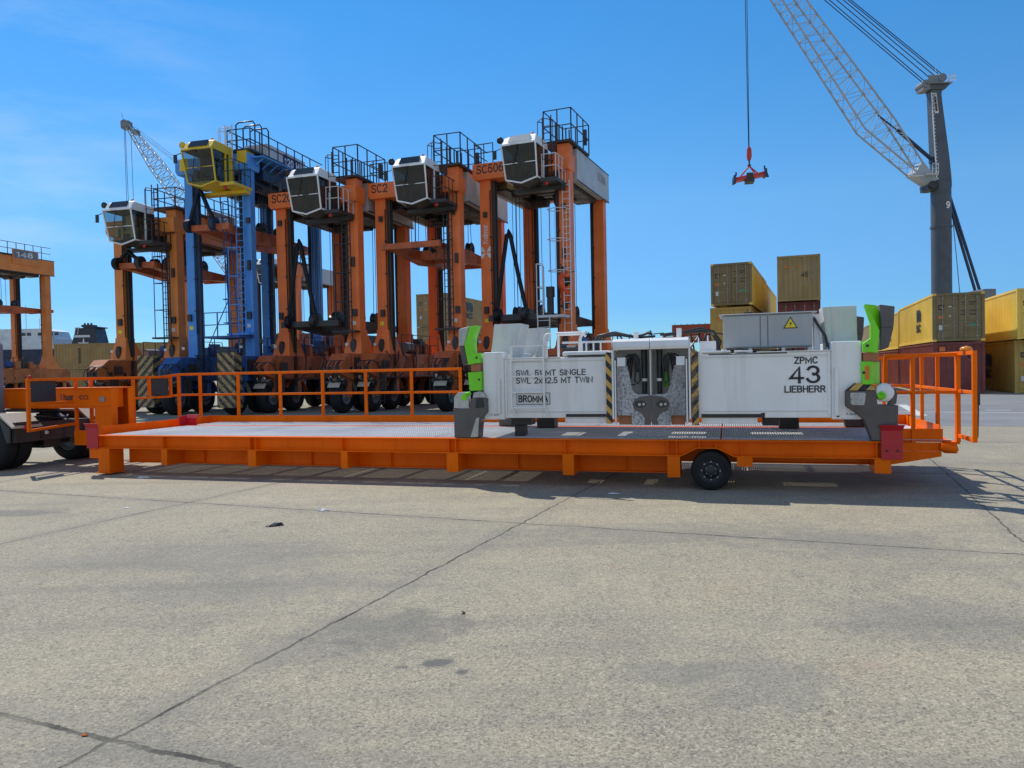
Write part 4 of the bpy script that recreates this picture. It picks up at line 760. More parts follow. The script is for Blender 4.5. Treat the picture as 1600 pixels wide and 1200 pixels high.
def flipper_l(dv, near):
    mb = MB(off); v0, v1 = -.12 + dv, .09 + dv
    mb.prism([(6.99, 1.18), (6.99, .727), (7.24, .727), (7.40, .735), (7.42, .98), (7.47, 1.06), (7.53, 1.12), (7.53, 1.34), (7.28, 1.34), (7.24, 1.18)], 'y', v0, v1); mb.box(7.0, 7.25, v1, v1 + .18, .8, 1.16); fl = mb.build('corner_leg', STEEL, sp, bevel=.012)
    mb = MB(off); mb.prism([(7.26, .74), (7.385, .745), (7.405, .98), (7.41, 1.05), (7.36, 1.03)], 'y', v0 - .006, v0 - .001); mb.build('wear_patch', BRIGHT, fl)
    mb = MB(off); arch = [(6.99, 1.19)] + [(7.12 - .13 * math.cos(g), 1.32 + .12 * math.sin(g)) for g in [0.3, .7, 1.1, 1.57]] + [(7.23, 1.44), (7.24, 1.19)]
    mb.prism(arch, 'y', v0 + .01, v0 + .12); mb.prism([(7.30, 1.35), (7.32, 1.43), (7.42, 1.45), (7.49, 1.42), (7.52, 1.35)], 'y', v0 + .02, v1); mb.build('pivot_casting', BRIGHT, fl, bevel=.006)
    mb = MB(off); mb.prism([(7.35, 1.19), (7.37, 1.33), (7.48, 1.33), (7.50, 1.20)], 'y', v0 - .006, v0 - .001); mb.build('painted_recess', BLACK, fl)  # black plate on the surface paints the dark of a recess
    mb = MB(off); mb.cyl((7.17, v0 - .01, 1.36), (7.17, v0 + .1, 1.36), .05, 14); mb.cyl((7.2, v0 - .02, 1.40), (7.25, v0 + .05, 1.42), .03, 10); mb.build('hydraulic_motor', LIME, fl)
    mb = MB(off); mb.hexa([(7.25, v0 + .03, 1.46), (7.44, v0 + .03, 1.46), (7.46, v1 + .08, 1.46), (7.25, v1 + .08, 1.46), (7.225, v0 + .03, 1.745), (7.445, v0 + .03, 1.755), (7.45, v1 + .08, 1.755), (7.225, v1 + .08, 1.745)]); mb.build('flipper_arm', LIME, fl, bevel=.008)
    mb = MB(off); mb.box(7.275, 7.425, v0 + .05, v1 + .05, 1.755, 1.875); mb.build('pivot_block', BRONZE, fl, bevel=.006)
    mb = MB(off); pr = [(7.27, 2.45), (7.395, 2.47), (7.32, 2.27), (7.32, 2.05), (7.42, 2.04), (7.43, 1.885), (7.235, 1.87), (7.18, 2.17)]
    mb.prism(pr, 'y', v0 + .02, v1 + .02); mb.build('flipper_head', LIME, fl, bevel=.006)
    mb = MB(off); mb.hexa([(7.09, v0 + .02, 2.16), (7.175, v0 + .02, 2.16), (7.175, v1 + .02, 2.16), (7.09, v1 + .02, 2.16), (7.09, v0 + .03, 2.42), (7.262, v0 + .03, 2.46), (7.262, v1 + .02, 2.46), (7.09, v1 + .02, 2.42)]); mb.build('lit_pad', BRIGHT, fl, bevel=.01)  # pale steel puts the sunlit look of the upper pad into its colour
    mb = MB(off); mb.hexa([(7.14, v0 + .03, 1.86), (7.23, v0 + .03, 1.88), (7.23, v1 + .02, 1.88), (7.14, v1 + .02, 1.86), (7.10, v0 + .03, 2.157), (7.173, v0 + .03, 2.157), (7.173, v1 + .02, 2.157), (7.10, v1 + .02, 2.157)]); mb.build('rubber_pad', PADGREY, fl, bevel=.01)
    mb = MB(off); mb.cyl((7.38, v0 + .012, 1.97), (7.38, v0 + .019, 1.97), .018, 10); mb.cyl((7.41, v0 + .022, 1.63), (7.41, v0 + .029, 1.63), .018, 10); mb.build('bolt', DKGREY, fl)
flipper_r(0.12, True); flipper_l(0.12, True); flipper_r(2.45, False); flipper_l(2.45, False)

# ------------------------------------------------------------------ straddle carriers (frame: x across the front, y away, z up; origin at the front left leg)
CARR = 'straddle carriers parked in a row'
def carrier(label, X, Y, th, W, L, H, Hr=None, main=SCORANGE, low=SCLOW, inner=GREASE, house=HOUSEGREY, cabp=WHITEP, num='', numz=None, spz=4.1, hoses=True, ladder='dark', house_num='',
            house_band=None, orange_sign=None, haz=None, detail=True, cap=None, seed=1, cabx=None, glass=GLASS, name_text=True, topglass=False, extra_ladder=False, rails='cage', legtaper=0.0, flare=True, topbox=None, cdz=0.0):
    rnd = random.Random(seed); U = rnd.uniform
    Hr = Hr or H + 0.35
    root = thing('straddle_carrier', label, 'straddle carrier', (X, Y, 0), R(-th), CARR)
    lw, ld = (0.27, 0.52) if flare else (0.23, 0.36)
    # legs, each with a flared foot and its dark hoist guide on the inside
    for ix, iy in ((0, 0), (1, 0), (0, 1), (1, 1)):
        x = ix * W; y = iy * L; top = (H if ix == 0 else Hr) if iy == 0 else H + 0.15
        y0, y1 = (y, y + ld) if iy == 0 else (y - ld, y)
        mb = MB()
        def ring(z, ax, ay0, ay1): return [(x - ax, y0 - ay0, z), (x + ax, y0 - ay0, z), (x + ax, y1 + ay1, z), (x - ax, y1 + ay1, z)]
        mb.loft([ring(2.60, 0.46, .26, .5), ring(2.95, 0.42, .2, .38), ring(3.55, 0.31, .03, .06), ring(3.72, 0.31, .03, .06)] if flare else [ring(1.6, lw + .03, .0, .05), ring(3.72, lw + .01, 0, 0)])
        mb.loft([ring(3.721, lw, 0, 0), ring(top, lw - legtaper, 0, 0)])
        mb.box(x - lw - .02, x + lw + .02, y0 - .02, y1 + .02, 3.70, 3.735)
        for z in (5.6, 7.9): mb.box(x - lw - .004, x + lw + .004, y0 - .004, y1 + .004, z, z + .018)
        o = mb.build('leg', main, root)
        mb = MB(); pr = [(x + .02 + .13 * math.cos(2 * math.pi * k / 14), 3.0 + (.32 if math.sin(2 * math.pi * k / 14) > 0 else .30) * math.sin(2 * math.pi * k / 14)) for k in range(14)]
        if detail and iy == 0 and flare:
            mb.loft([[(a, y0 - .27, b) for a, b in pr], [(a, y0 - .12, b) for a, b in pr]]); mb.build('painted_hole', BLACK, o)  # black ellipse painted for the dark inside of the cutout
        s = 1 if ix == 0 else -1
        mb = MB(); xa, xb = sorted((x + s * (lw + .02), x + s * (lw + .17)))
        mb.box(xa, xb, y0 + .12, y1 - .12, 0.75, top - .7); mb.box(*sorted((x + s * (lw + .06), x + s * (lw + .22))), y0 + .28, y1 - .28, 1.2, top - .8)
        mb.build('hoist_guide', inner, root)
        if detail:
            mb = MB(); xx = x - s * (lw * .4)
            yy = y0 - .03
            for q in (-.08, .10): mb.tube([(x + s * .28, yy + .02, 3.75), (x + s * .27 , yy, 6), (x + s * .26 - q * .1, yy, top - 1.2)], .022, 5)
            for z in (4.8, 6.3, 7.8): mb.box(x + s * .20, x + s * .32, yy - .03, yy + .03, z, z + .06)
            mb.build('conduit', BLACK, root)
            if iy == 0:
                for z, w_, h_ in ((4.35, .10, .16), (6.6, .07, .22), (8.75, .09, .12)):
                    if ix == 0 and z == 6.6: continue
                    q_ = x + s * U(-.12, .05); mb = MB(); mb.box(q_ - w_, q_ + w_, y0 - .11, y0 - .004, z, z + h_ * 2); mb.build('junction_box', GREASE, root)
                mb = MB(); mb.box(x - .14, x + .06, y0 - .008, y0 - .003, 3.95, 4.12); mb.build('sticker', LABW if ix else WARNY, root)
    # bottom sills with their wheels
    ya, yb = -1.9, L + 1.6
    for ix in (0, 1):
        x = ix * W; mb = MB()
        mb.loft([[(x - .36, ya, 1.75), (x + .36, ya, 1.75), (x + .36, ya, 2.15), (x - .36, ya, 2.15)], [(x - .44, ya + .6, 1.5), (x + .44, ya + .6, 1.5), (x + .44, ya + .6, 2.62), (x - .44, ya + .6, 2.62)],
                 [(x - .44, yb - .5, 1.5), (x + .44, yb - .5, 1.5), (x + .44, yb - .5, 2.62), (x - .44, yb - .5, 2.62)], [(x - .40, yb, 1.7), (x + .40, yb, 1.7), (x + .40, yb, 2.3), (x - .40, yb, 2.3)]])
        for k in range(5):
            y = ya + .9 + k * (yb - ya - 1.4) / 5; mb.box(x - .47, x + .47, y, y + .06, 1.48, 2.64)
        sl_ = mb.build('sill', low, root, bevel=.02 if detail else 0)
        if detail:
            s = 1 if ix == 0 else -1
            mb = MB()
            for k in range(6):
                y = ya + .6 + k * .9; a = x + .441
                mb.box(a, a + .012, y, y + U(.1, .22), 1.75, 1.75 + U(.15, .4))
            for k in range(2): mb.box(x - .28 + k * .34, x - .10 + k * .34, ya - .012, ya - .001, 1.83, 2.05)
            mb.build('painted_opening', BLACK, sl_)  # black plates on the sill paint the dark of openings
            mb = MB(); mb.box(x - .30, x - .16, -.38, -.352, 3.0, 3.12); mb.build('sticker', LABW, sl_)
        ys = [-1.25, 0.55, L - .75, L + .95]
        for k, y in enumerate(ys):
            r = .74; mb = MB(); v0 = x - .26
            mb.lathe([(.36, .02), (.42, 0), (.62, .0), (.70, .05), (r, .12), (r, .40), (.70, .47), (.62, .52), (.42, .52), (.36, .50)], (v0, y, r + .003), 'x', 28)
            wh = mb.build('wheel', RUBBER, root)
            mb = MB(); mb.lathe([(.365, .03), (.34, .02), (.30, .12), (.14, .12), (.12, .04), (0, .03)], (v0, y, r + .003), 'x', 18); mb.lathe([(.365, .49), (.34, .50), (.30, .40), (.16, .40), (.14, .48), (0, .50)], (v0, y, r + .003), 'x', 18); mb.build('rim', MIDGREY, wh)
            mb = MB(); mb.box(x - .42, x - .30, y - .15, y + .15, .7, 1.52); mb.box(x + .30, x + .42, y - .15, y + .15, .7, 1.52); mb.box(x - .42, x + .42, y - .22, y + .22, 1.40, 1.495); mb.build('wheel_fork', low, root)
            if k in (0, 1, 3):
                mb = MB(); pr = []
                for g in range(0, 9): a = R(15 + g * 17); pr.append((y + .86 * math.cos(a) * (1), .743 + .84 * math.sin(a)))
                for g in range(8, -1, -1): a = R(15 + g * 17); pr.append((y + .83 * math.cos(a), .743 + .81 * math.sin(a)))
                for q in range(8):
                    a0_, a1_ = pr[q], pr[q + 1]; b0_, b1_ = pr[17 - q], pr[16 - q]
                    mb.hexa([(x - .29, a0_[0], a0_[1]), (x + .29, a0_[0], a0_[1]), (x + .29, a1_[0], a1_[1]), (x - .29, a1_[0], a1_[1]), (x - .29, b0_[0], b0_[1]), (x + .29, b0_[0], b0_[1]), (x + .29, b1_[0], b1_[1]), (x - .29, b1_[0], b1_[1])])
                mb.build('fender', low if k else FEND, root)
    # machinery between and on the sills
    if detail:
        for ix in (0, 1):
            x = ix * W
            s = 1 if ix == 0 else -1
            mb = MB()
            for k in range(9):
                a, b, c = U(.15, .4), U(.2, .5), U(.15, .6); px, py = x + U(-.35, .35), U(1.2, L - 1.4); mb.box(px - a / 2, px + a / 2, py, py + b, 2.63, 2.63 + c)
            mb.box(x - .40, x + .40, 1.0, L - .9, 2.615, 2.64); mb.build('engine_unit', low, root)
            mb = MB()
            mb.tube([(x + s * .56, -1.3, 1.55), (x + s * .56, L + .6, 1.55)], .03, 6)
            for k in range(8):
                y = U(-1.2, L); mb.tube([(x + s * .56, y, 1.55), (x + s * U(.55, .7), y + U(.1, .4), 1.75), (x + s * U(.52, .62), y + U(.3, .9), 2.4), (x + s * U(.3, .5), y + U(.5, 1.1), 2.75)], U(.015, .035), 5)
            mb.tube([(x + s * .56, -1.3, 1.55), (x + s * .5, ya + .4, 2.2), (x + .38, ya + .2, 2.3), (x - .38, ya + .2, 2.3)], .03, 6)
            for k in range(6):
                a_ = x + U(-.35, .35); mb.tube([(a_, ya + .2, 2.3), (a_ + U(-.1, .1), ya - .12, 2.1), (a_ + U(-.15, .15), ya - .15, 1.75), (a_ + U(-.2, .2), ya - .02, 1.4), (a_ + U(-.2, .2), ya + .3, 1.3)], U(.018, .035), 5)
            mb.build('hose', BLACK, root)
            mb = MB(); mb.box(x - s * .46 - .12, x - s * .46 + .12, -.9, -.2, 1.75, 2.45); mb.build('valve_box', GREASE, root); mb = MB(); mb.box(x + s * .46 - .1, x + s * .46 + .1, -1.0, -.55, 1.9, 2.3); mb.build('valve_box', GREASE, root)
            mb = MB(); mb.box(x - .40, x + .40, ya + .35, ya + .75, 1.18, 1.49); mb.box(x - .46, x + .46, ya + .1, ya + .2, 1.30, 1.44); mb.build('bumper', GREASE, root)
            mb = MB(); q = U(1.3, 2.4)
            mb.cyl((x, q, 2.95), (x, q + .9, 2.95), .27, 14); mb.build('tank', BLUELOW if seed % 2 else MIDGREY, root)
            mb = MB(); mb.box(x - .2, x + .25, q + 1.3, q + 1.9, 2.63, 3.3); mb.box(x - .15, x + .2, q + 1.32, q + 1.8, 3.3, 3.42); mb.build('control_box', BLUELOW if seed % 3 == 0 else DKGREY, root)
            mb = MB()    # low handrail along the sill
            for z in (3.1, 3.55): mb.bar((x + s * .45, 1.0, z), (x + s * .45, L - 1.0, z), .03)
            for k in range(5): y = 1.0 + k * (L - 2.0) / 4; mb.bar((x + s * .45, y, 2.62), (x + s * .45, y, 3.55), .03)
            mb.build('sill_railing', GREASE, root)
            mb = MB(); mb.box(x - .62 if ix else x + .5, x - .5 if ix else x + .62, -1.3, -.9, .95, 1.7)
            for k in range(4): z = .5 + k * .3; mb.bar((x + s * .62, -1.6, z), (x + s * .62, -1.15, z), .03)
            mb.bar((x + s * .62, -1.6, .35), (x + s * .62, -1.6, 2.4), .03); mb.bar((x + s * .62, -1.15, .35), (x + s * .62, -1.15, 2.4), .03); mb.build('step_ladder', GREASE, root)
            for hx_ in (-.2, .2): mb = MB(); mb.lathe([(0, 0), (.07, 0), (.09, .06), (0, .07)], (x + hx_, ya - .02, 1.58), 'y', 10); mb.build('headlamp', LENS, root)
    if haz:
        for hx, mt_ in haz:
            mb = MB(); mb.box(hx[0], hx[1], -2.12, -2.07, .35, 2.75); mb.box(hx[1] - .04, hx[1], -2.07, -1.6, .35, 2.75); mb.build('hazard_plate', mt_, root)
    # top: front and rear cross beams, side beams, machinery house
    mb = MB(); mb.loft([[(-.42, -.22, H - .72), (W + .3, -.22, H - .72), (W + .3, .62, H - .72), (-.42, .62, H - .72)], [(-.5, -.25, H - .55), (W + .34, -.25, H - .55), (W + .34, .64, H - .55), (-.5, .64, H - .55)], [(-.5, -.25, H), (W + .34, -.25, H), (W + .34, .64, H), (-.5, .64, H)]])
    mb.build('cross_beam', main, root, bevel=.015)
    mb = MB(); mb.box(-.4, W + .34, L - .75, L - .1, H - .75, H - .05); mb.build('cross_beam', main, root)
    mb = MB(); mb.box(W + .0, W + .345, .9, L + .35, H - .95, Hr - .02 if house_band is None else Hr - .02)
    mb.box(W - .9, W + .33, 1.2, L + .1, Hr - .05, Hr + .02); hs_ = mb.build('machinery_house' if not topbox else 'side_beam', house if not topbox else inner, root, bevel=.01)
    if topbox:
        mb = MB(); mb.box(W - .9, W + .345, 1.3, 4.7, H - .15, H + .85); hs_ = mb.build('machinery_house', house, root, bevel=.02)
        mb = MB()
        for k in range(9): mb.bar((W + .36, .2 + k * .6, H - .5), (W + .9, .2 + k * .6, H - .15), .05)
        mb.box(W + .35, W + .95, .0, 5.2, H - .18, H - .13); mb.build('walkway', main, root)
    if detail:
        mb = MB(); mb.box(W - .02, W + .352, .86, L + .38, Hr - .02, Hr + .03); mb.box(W + .346, W + .352, .9, L + .35, H - 1.0, H - .93); mb.build('house_edge', DKGREY, hs_)
    mb = MB(); mb.box(-.36, .1, .64, L + .3, H - .95, H + .05); mb.build('side_beam', house, root)
    mb = MB(); mb.box(.15, W - .05, 1.0, L - .9, H - .55, H - .40); mb.box(W - 1.0, W - .03, .7, L - .8, H - 1.15, H - .56); mb.box(.12, .8, .7, L - .8, H - 1.1, H - .56)
    for k in range(7):
        px, py = U(.5, W - .9), U(1.0, L - 1.4); mb.box(px, px + U(.3, .7), py, py + U(.3, .8), H - .56 - U(.3, .7), H - .555)
    for k in range(2): mb.cyl((.8 + k * 1.2, 1.5, H - 1.0), (1.6 + k * 1.2, 1.5, H - 1.0), .32, 14); mb.cyl((.8 + k * 1.2, L - 1.8, H - 1.0), (1.6 + k * 1.2, L - 1.8, H - 1.0), .32, 14)
    mb.build('hoist_machinery', inner, root)
    mb = MB(); mb.box(.2, W * .7, .7, 1.2, H - 1.0, H - .3); mb.build('beam_underside', TAN if seed == 5 else inner, root)  # the tan puts a lit beam underside into the colour
    # lettering
    if num: text('lettering', num, INK, root, (-.30, -.254, H - .47), (1, 0, 0), (0, 0, 1), .40, bold=.012)
    if house_num: text('lettering', house_num, INKG, root, (W + .349, L - 1.7, H - .25), (0, 1, 0), (0, 0, 1), .42, bold=.012)
    if house_band:
        mb = MB(); mb.box(W + .347, W + .353, 2.6, 4.2, H + .08, H + .72); sg = mb.build('number_plate', INKB, root); text('lettering', house_band, INKW, sg, (W + .356, 2.72, H + .2), (0, 1, 0), (0, 0, 1), .40, 1.36, bold=.03)
    if orange_sign:
        y0 = L * .42; mb = MB(); mb.box(W + .36, W + .42, y0, y0 + 2.3, H - .35, H + .85); sg = mb.build('number_board', main, root)
        mb = MB(); mb.box(W + .421, W + .425, y0 + .1, y0 + 2.2, H + .14, H + .80); mb.build('number_face', MIDGREY, sg); text('lettering', orange_sign, INKW, sg, (W + .428, y0 + .3, H + .24), (0, 1, 0), (0, 0, 1), .45, 1.5, bold=.03)
    # top platform and cage
    px0, px1, py0, py1, zt = W - .85, W + .42, -.12, 2.5, Hr + .02
    mb = MB(); mb.box(px0 - .1, px1 + .02, py0 - .1, py1, zt, zt + .09); mb.build('top_platform', GREASE, root)
    mb = MB(); rt = zt + 1.45
    if rails == 'cage':
        for a, b in (((px0, py0), (px1, py0)), ((px1, py0), (px1, py1)), ((px0, py0), (px0, py1)), ((px0, py1), (px1, py1))):
            for z in (rt, zt + .75): mb.bar((*a, z), (*b, z), .036)
            n = 3 if a[1] != b[1] else 2
            for k in range(n + 1):
                t = k / n; mb.bar((a[0] + (b[0] - a[0]) * t, a[1] + (b[1] - a[1]) * t, zt + .09), (a[0] + (b[0] - a[0]) * t, a[1] + (b[1] - a[1]) * t, rt), .045)
        for k in range(5): mb.bar((px0 + .35 + .06 * k, py0 + .6 + .3 * k, zt + .1), (px0 + .35 + .06 * k, py0 + .6 + .3 * k, zt + 1.1), .05)
        mb.box(px1 - .2, px1 - .06, py1 - .25, py1 - .08, zt + .5, zt + 1.2)
    else:
        for yy in [-.1 + k * .75 for k in range(int((L + .3) / .75))]:
            mb.bar((W + .36, yy, Hr), (W + .36, yy, Hr + 1.05), .04)
            if yy < 2.2: mb.bar((px0, yy, Hr), (px0, yy, Hr + 1.05), .04)
        for z in (.55, 1.05): mb.bar((W + .36, -.1, Hr + z), (W + .36, L, Hr + z), .04); mb.bar((px0, -.1, Hr + z), (px0, 2.1, Hr + z), .04); mb.bar((px0, -.1, Hr + z), (W + .36, -.1, Hr + z), .04)
        if rails == 'hoops':
            for k in range(3):
                y = .3 + k * .55; mb.tube([(px0 + .2, y, Hr), (px0 + .2, y, Hr + 1.4), (px0 + .35, y, Hr + 1.5), (px0 + 1.1, y, Hr + 1.5), (px0 + 1.2, y, Hr + 1.35), (px0 + 1.2, y, Hr)], .035, 6)
    mb.build('top_railing', GREASE if main is not BLUEP else BLUEDK, root)
    mb = MB()
    for k in range(3): mb.bar((-.4 + k * .45, -.15, H), (-.4 + k * .45, -.15, H + .9), .035)
    for z in (.5, .9): mb.bar((-.4, -.15, H + z), (.5, -.15, H + z), .035); mb.bar((-.4, -.15, H + z), (-.4, 1.2, H + z), .035)
    if rails == 'cage': mb.build('corner_railing', GREASE, root)
    if cap:
        for ix, iy in ((0, 0), (1, 0)):
            x = ix * W; tz = H if ix == 0 else Hr; mb = MB(); mb.box(x - lw - .012, x + lw + .012, -.262, ld + .012, tz - .55, tz + .012); mb.build('leg_cap', cap, root)
    # cab hanging in front of the cross beam
    cx0 = cabx if cabx is not None else W * .37 + .25; cx1 = cx0 + 1.55; cf, cb = -1.85, -.28; zb, zs, zt_, zr = H - 1.45 + cdz, H - 1.25 + cdz, H + .14 + cdz, H + .58 + cdz
    cg = MB()
    mid = (cx0 + cx1) / 2
    fr_b = [(cx0 + .06, cf + .32, zs), (mid, cf + .28, zb), (cx1 - .06, cf + .32, zs)]; fr_t = [(cx0, cf, zt_), (mid, cf - .03, zt_), (cx1, cf, zt_)]
    for a, b, c, d in ((fr_b[0], fr_b[1], fr_t[1], fr_t[0]), (fr_b[1], fr_b[2], fr_t[2], fr_t[1])): cg.add([a, b, c, d], [(0, 1, 2, 3)])
    cg.add([fr_b[2], (cx1 - .02, cb - .35, zs), (cx1, cb - .35, zt_), fr_t[2]], [(0, 1, 2, 3)]); cg.add([fr_b[0], (cx0 + .02, cb - .35, zs), (cx0, cb - .35, zt_), fr_t[0]], [(0, 1, 2, 3)])
    mb = MB(); mb.loft([[(cx0, cf, zt_), (cx1, cf, zt_), (cx1, cb, zt_), (cx0, cb, zt_)], [(cx0 + .04, cf + .28, zr - .06), (cx1 - .04, cf + .28, zr - .06), (cx1 - .02, cb, zr - .1), (cx0 + .02, cb, zr - .1)], [(cx0 + .12, cf + .38, zr), (cx1 - .12, cf + .38, zr), (cx1 - .1, cb, zr - .04), (cx0 + .1, cb, zr - .04)]])
    cab_o = mb.build('cab', cabp, root, bevel=.03)
    mb = MB(); mb.box(cx0, cx1, cb - .36, cb, zb + .1, zt_ - .002); mb.build('cab_rear', cabp if cabp is YELP else DKGREY, cab_o)
    cg.build('window', glass, cab_o)
    mb = MB(); mb.box(cx0 + .05, cx1 - .05, cb - .40, cb - .365, zb + .25, zt_ - .06); mb.box(cx0 + .06, cx1 - .06, cf + .2, cb - .41, zt_ - .05, zt_ - .01); mb.build('cab_lining', LINING, cab_o)
    mb = MB()
    def fb(p, q, w=.06): mb.bar(p, q, w)
    fb(fr_b[0], fr_t[0]); fb(fr_b[2], fr_t[2]); fb(fr_t[0], fr_t[2], .07); fb(fr_b[0], fr_b[1]); fb(fr_b[1], fr_b[2]); fb(fr_b[2], (cx1 - .02, cb - .35, zs)); fb(fr_t[2], (cx1, cb - .35, zt_)); fb((cx1 - .01, cf + .95, zs), (cx1, cf + .95, zt_), .07); fb(fr_b[0], (cx0 + .02, cb - .35, zs)); fb((cx0, cb - .35, zt_), fr_t[0])
    mb.bar((cx0 + .02, cf + .145, zs + .62), (cx1 - .02, cf + .145, zs + .62), .03); mb.build('window_frame', cabp, cab_o)
    mb = MB(); mb.bar((mid, cf - .06, zt_ - .04), (mid - .28, cf + .10, zs + .55), .025); mb.bar((mid + .02, cf - .06, zt_ - .06), (mid - .3, cf - .06, zt_ - .06), .03); mb.build('wiper', BLACK, cab_o); mb = MB(); mb.bar((cx0 - .02, cf + .05, zt_ - .1), (cx0 - .28, cf - .02, zt_ - .2), .025); mb.box(cx0 - .38, cx0 - .22, cf - .05, cf, zt_ - .55, zt_ - .18); mb.build('mirror', BLACK, cab_o)
    mb = MB(); dz = .32 / (zr - .06 - zt_) if False else 0
    mb.hexa([(cx0 + .28, cf + .06, zt_ + .13), (cx1 - .28, cf + .06, zt_ + .13), (cx1 - .28, cf + .14, zt_ + .13), (cx0 + .28, cf + .14, zt_ + .13), (cx0 + .34, cf + .215, zt_ + .42), (cx1 - .34, cf + .215, zt_ + .42), (cx1 - .34, cf + .3, zt_ + .42), (cx0 + .34, cf + .3, zt_ + .42)]); mb.build('roof_window', LENS if topglass else WINDARK, cab_o)
    mb = MB(); mb.box(mid - .25, mid + .25, cf + .85, cf + 1.0, zs + .45, zt_ - .1); mb.box(mid - .25, mid + .25, cf + .55, cf + .95, zs + .35, zs + .47); mb.box(mid - .5, mid - .32, cf + .4, cf + .8, zs + .2, zs + .6); mb.box(mid + .34, mid + .5, cf + .45, cf + .8, zs + .15, zs + .65); mb.tube([(mid - .1, cf + .45, zs + .1), (mid - .1, cf + .42, zs + .6)], .05, 8); mb.build('operator_seat', TAN if cabp is not YELP else DKGREY, cab_o)
    mb = MB(); mb.hexa([(cx0 + .05, cf + .34, zs), (cx1 - .05, cf + .34, zs), (cx1, cb, zs), (cx0, cb, zs), (cx0 + .05, cf + .34, zs + .03), (cx1 - .05, cf + .34, zs + .03), (cx1, cb, zs + .03), (cx0, cb, zs + .03)]); mb.loft([[(cx0 + .1, cf + .36, zs - .02), (mid, cf + .32, zb - .04), (cx1 - .1, cf + .36, zs - .02)], [(cx0, cb, zs - .02), (mid, cb, zb - .04), (cx1, cb, zs - .02)]])
    mb.box(cx1 + .0, cx1 + .72, cf + .5, .0, zs - .18, zs - .04); mb.box(cx0, cx1 + .7, cb - .2, cb + .2, zs - .35, zs - .19); mb.build('cab_floor', DKGREY if cabp is not YELP else YELP, cab_o)
    mb = MB()
    for z in (zs + .45, zs + .95): mb.bar((cx1 + .70, cf + .52, z), (cx1 + .70, -.05, z), .032); mb.bar((cx1 + .05, cf + .52, z), (cx1 + .70, cf + .52, z), .032)
    for k in range(4): y = cf + .52 + k * .42; mb.bar((cx1 + .70, y, zs - .04), (cx1 + .70, y, zs + .95), .032)
    mb.bar((cx1 + .08, cf + .52, zs), (cx1 + .08, cf + .52, zs + .95), .032); mb.build('cab_railing', GALV if seed in (5, 3) else GREASE, cab_o)
    mb = MB(); mb.lathe([(0, 0), (.15, 0), (.13, .1), (.05, .16), (0, .16)], (cx0 - .16, cf + .25, zr - .12), 'y', 14); mb.bar((cx0 - .14, cf + .36, zr - .12), (cx0 + .05, cf + .5, zr - .15), .05); mb.build('horn', BLACK if cabp is not YELP else YELP, cab_o)
    mb = MB(); mb.lathe([(.07, 0), (.07, .1), (0, .12)], (cx1 - .3, cf + .5, zr), 'z', 8); mb.build('beacon', AMBER, cab_o)
    mb = MB(); mb.lathe([(0, 0), (.09, .0), (.07, .08), (0, .1)], (cx1 + .3, cf + .45, zs - .3), 'y', 10); mb.build('stop_lamp', REDGLOW, cab_o)
    # ladder up the front right leg
    lad = GALV if ladder == 'light' else (BLUEP if main is BLUEP else BLACK)
    mb = MB(); lx0 = W - .46 if ladder == 'dark' else W - .02; ly0 = -.14; z = 3.75
    lw2 = .40 if ladder == 'dark' else .32
    for q in (0, lw2): mb.bar((lx0 + q, ly0, 2.7), (lx0 + q, ly0, H - 1.2), .04)
    while z < H - 1.2: mb.bar((lx0, ly0, z), (lx0 + lw2, ly0, z), .03); z += .30
    lo = mb.build('ladder', lad, root)
    if ladder == 'light':
        mb = MB()
        for z in (6.0, 7.35, 8.65):
            mb.tube([(lx0 - .1, ly0, z), (lx0 - .5, ly0 - .2, z), (lx0 - .5, ly0 - .6, z), (lx0 - .1, ly0 - .78, z), (lx0 + lw2, ly0 - .6, z), (lx0 + lw2, ly0, z)], .02, 6)
        for (a, b) in ((lx0 - .5, ly0 - .4), (lx0 - .1, ly0 - .78), (lx0 + lw2, ly0 - .5)): mb.bar((a, b, 6.0), (a, b, 8.65), .02)
        mb.build('ladder_cage', GALV, lo)
        mb = MB(); mb.box(W - 1.0, W + .2, -1.0, -.05, 3.98, 4.08)
        for (a, b) in ((W - .98, -.98), (W - .98, -.1), (W - .70, -.98)):
            mb.bar((a, b, 4.08), (a, b, 6.3), .04)
        for z in (4.7, 5.3, 6.3): mb.bar((W - .98, -.98, z), (W - .98, -.1, z), .035); mb.bar((W - .98, -.98, z), (W - .70, -.98, z), .035)
        for q in (0, .55): mb.bar((W - .95 + q, -1.02, 2.2), (W - .95 + q, -1.02, 4.0), .04)
        for k in range(6): mb.bar((W - .95, -1.02, 2.4 + k * .29), (W - .40, -1.02, 2.4 + k * .29), .03)
        mb.build('access_platform', GALV, root)
        mb = MB(); mb.box(W - .70, W - .45, -.5, -.3, 4.08, 5.1); mb.box(W - .72, W - .42, -.55, -.25, 4.9, 5.35); mb.build('cable_reel', GREASE, root)
    elif detail:
        mb = MB()
        for z in (5.0, 6.3, 7.6): mb.bar((lx0 - .25, ly0 - .3, z), (lx0, ly0, z), .04); mb.bar((lx0 - .25, ly0 - .3, z), (lx0 + lw2, ly0 - .3, z), .03); mb.bar((lx0 + lw2, ly0 - .3, z), (lx0 + lw2, ly0, z), .03)
        mb.box(lx0 - .4, W + .3, -.5, -.05, 3.60, 3.68); mb.bar((lx0 - .25, ly0 - .3, 3.64), (lx0 - .25, ly0 - .3, 7.62), .03); mb.bar((lx0 + lw2, ly0 - .3, 3.64), (lx0 + lw2, ly0 - .3, 7.62), .03); mb.build('ladder_guard', lad, lo)
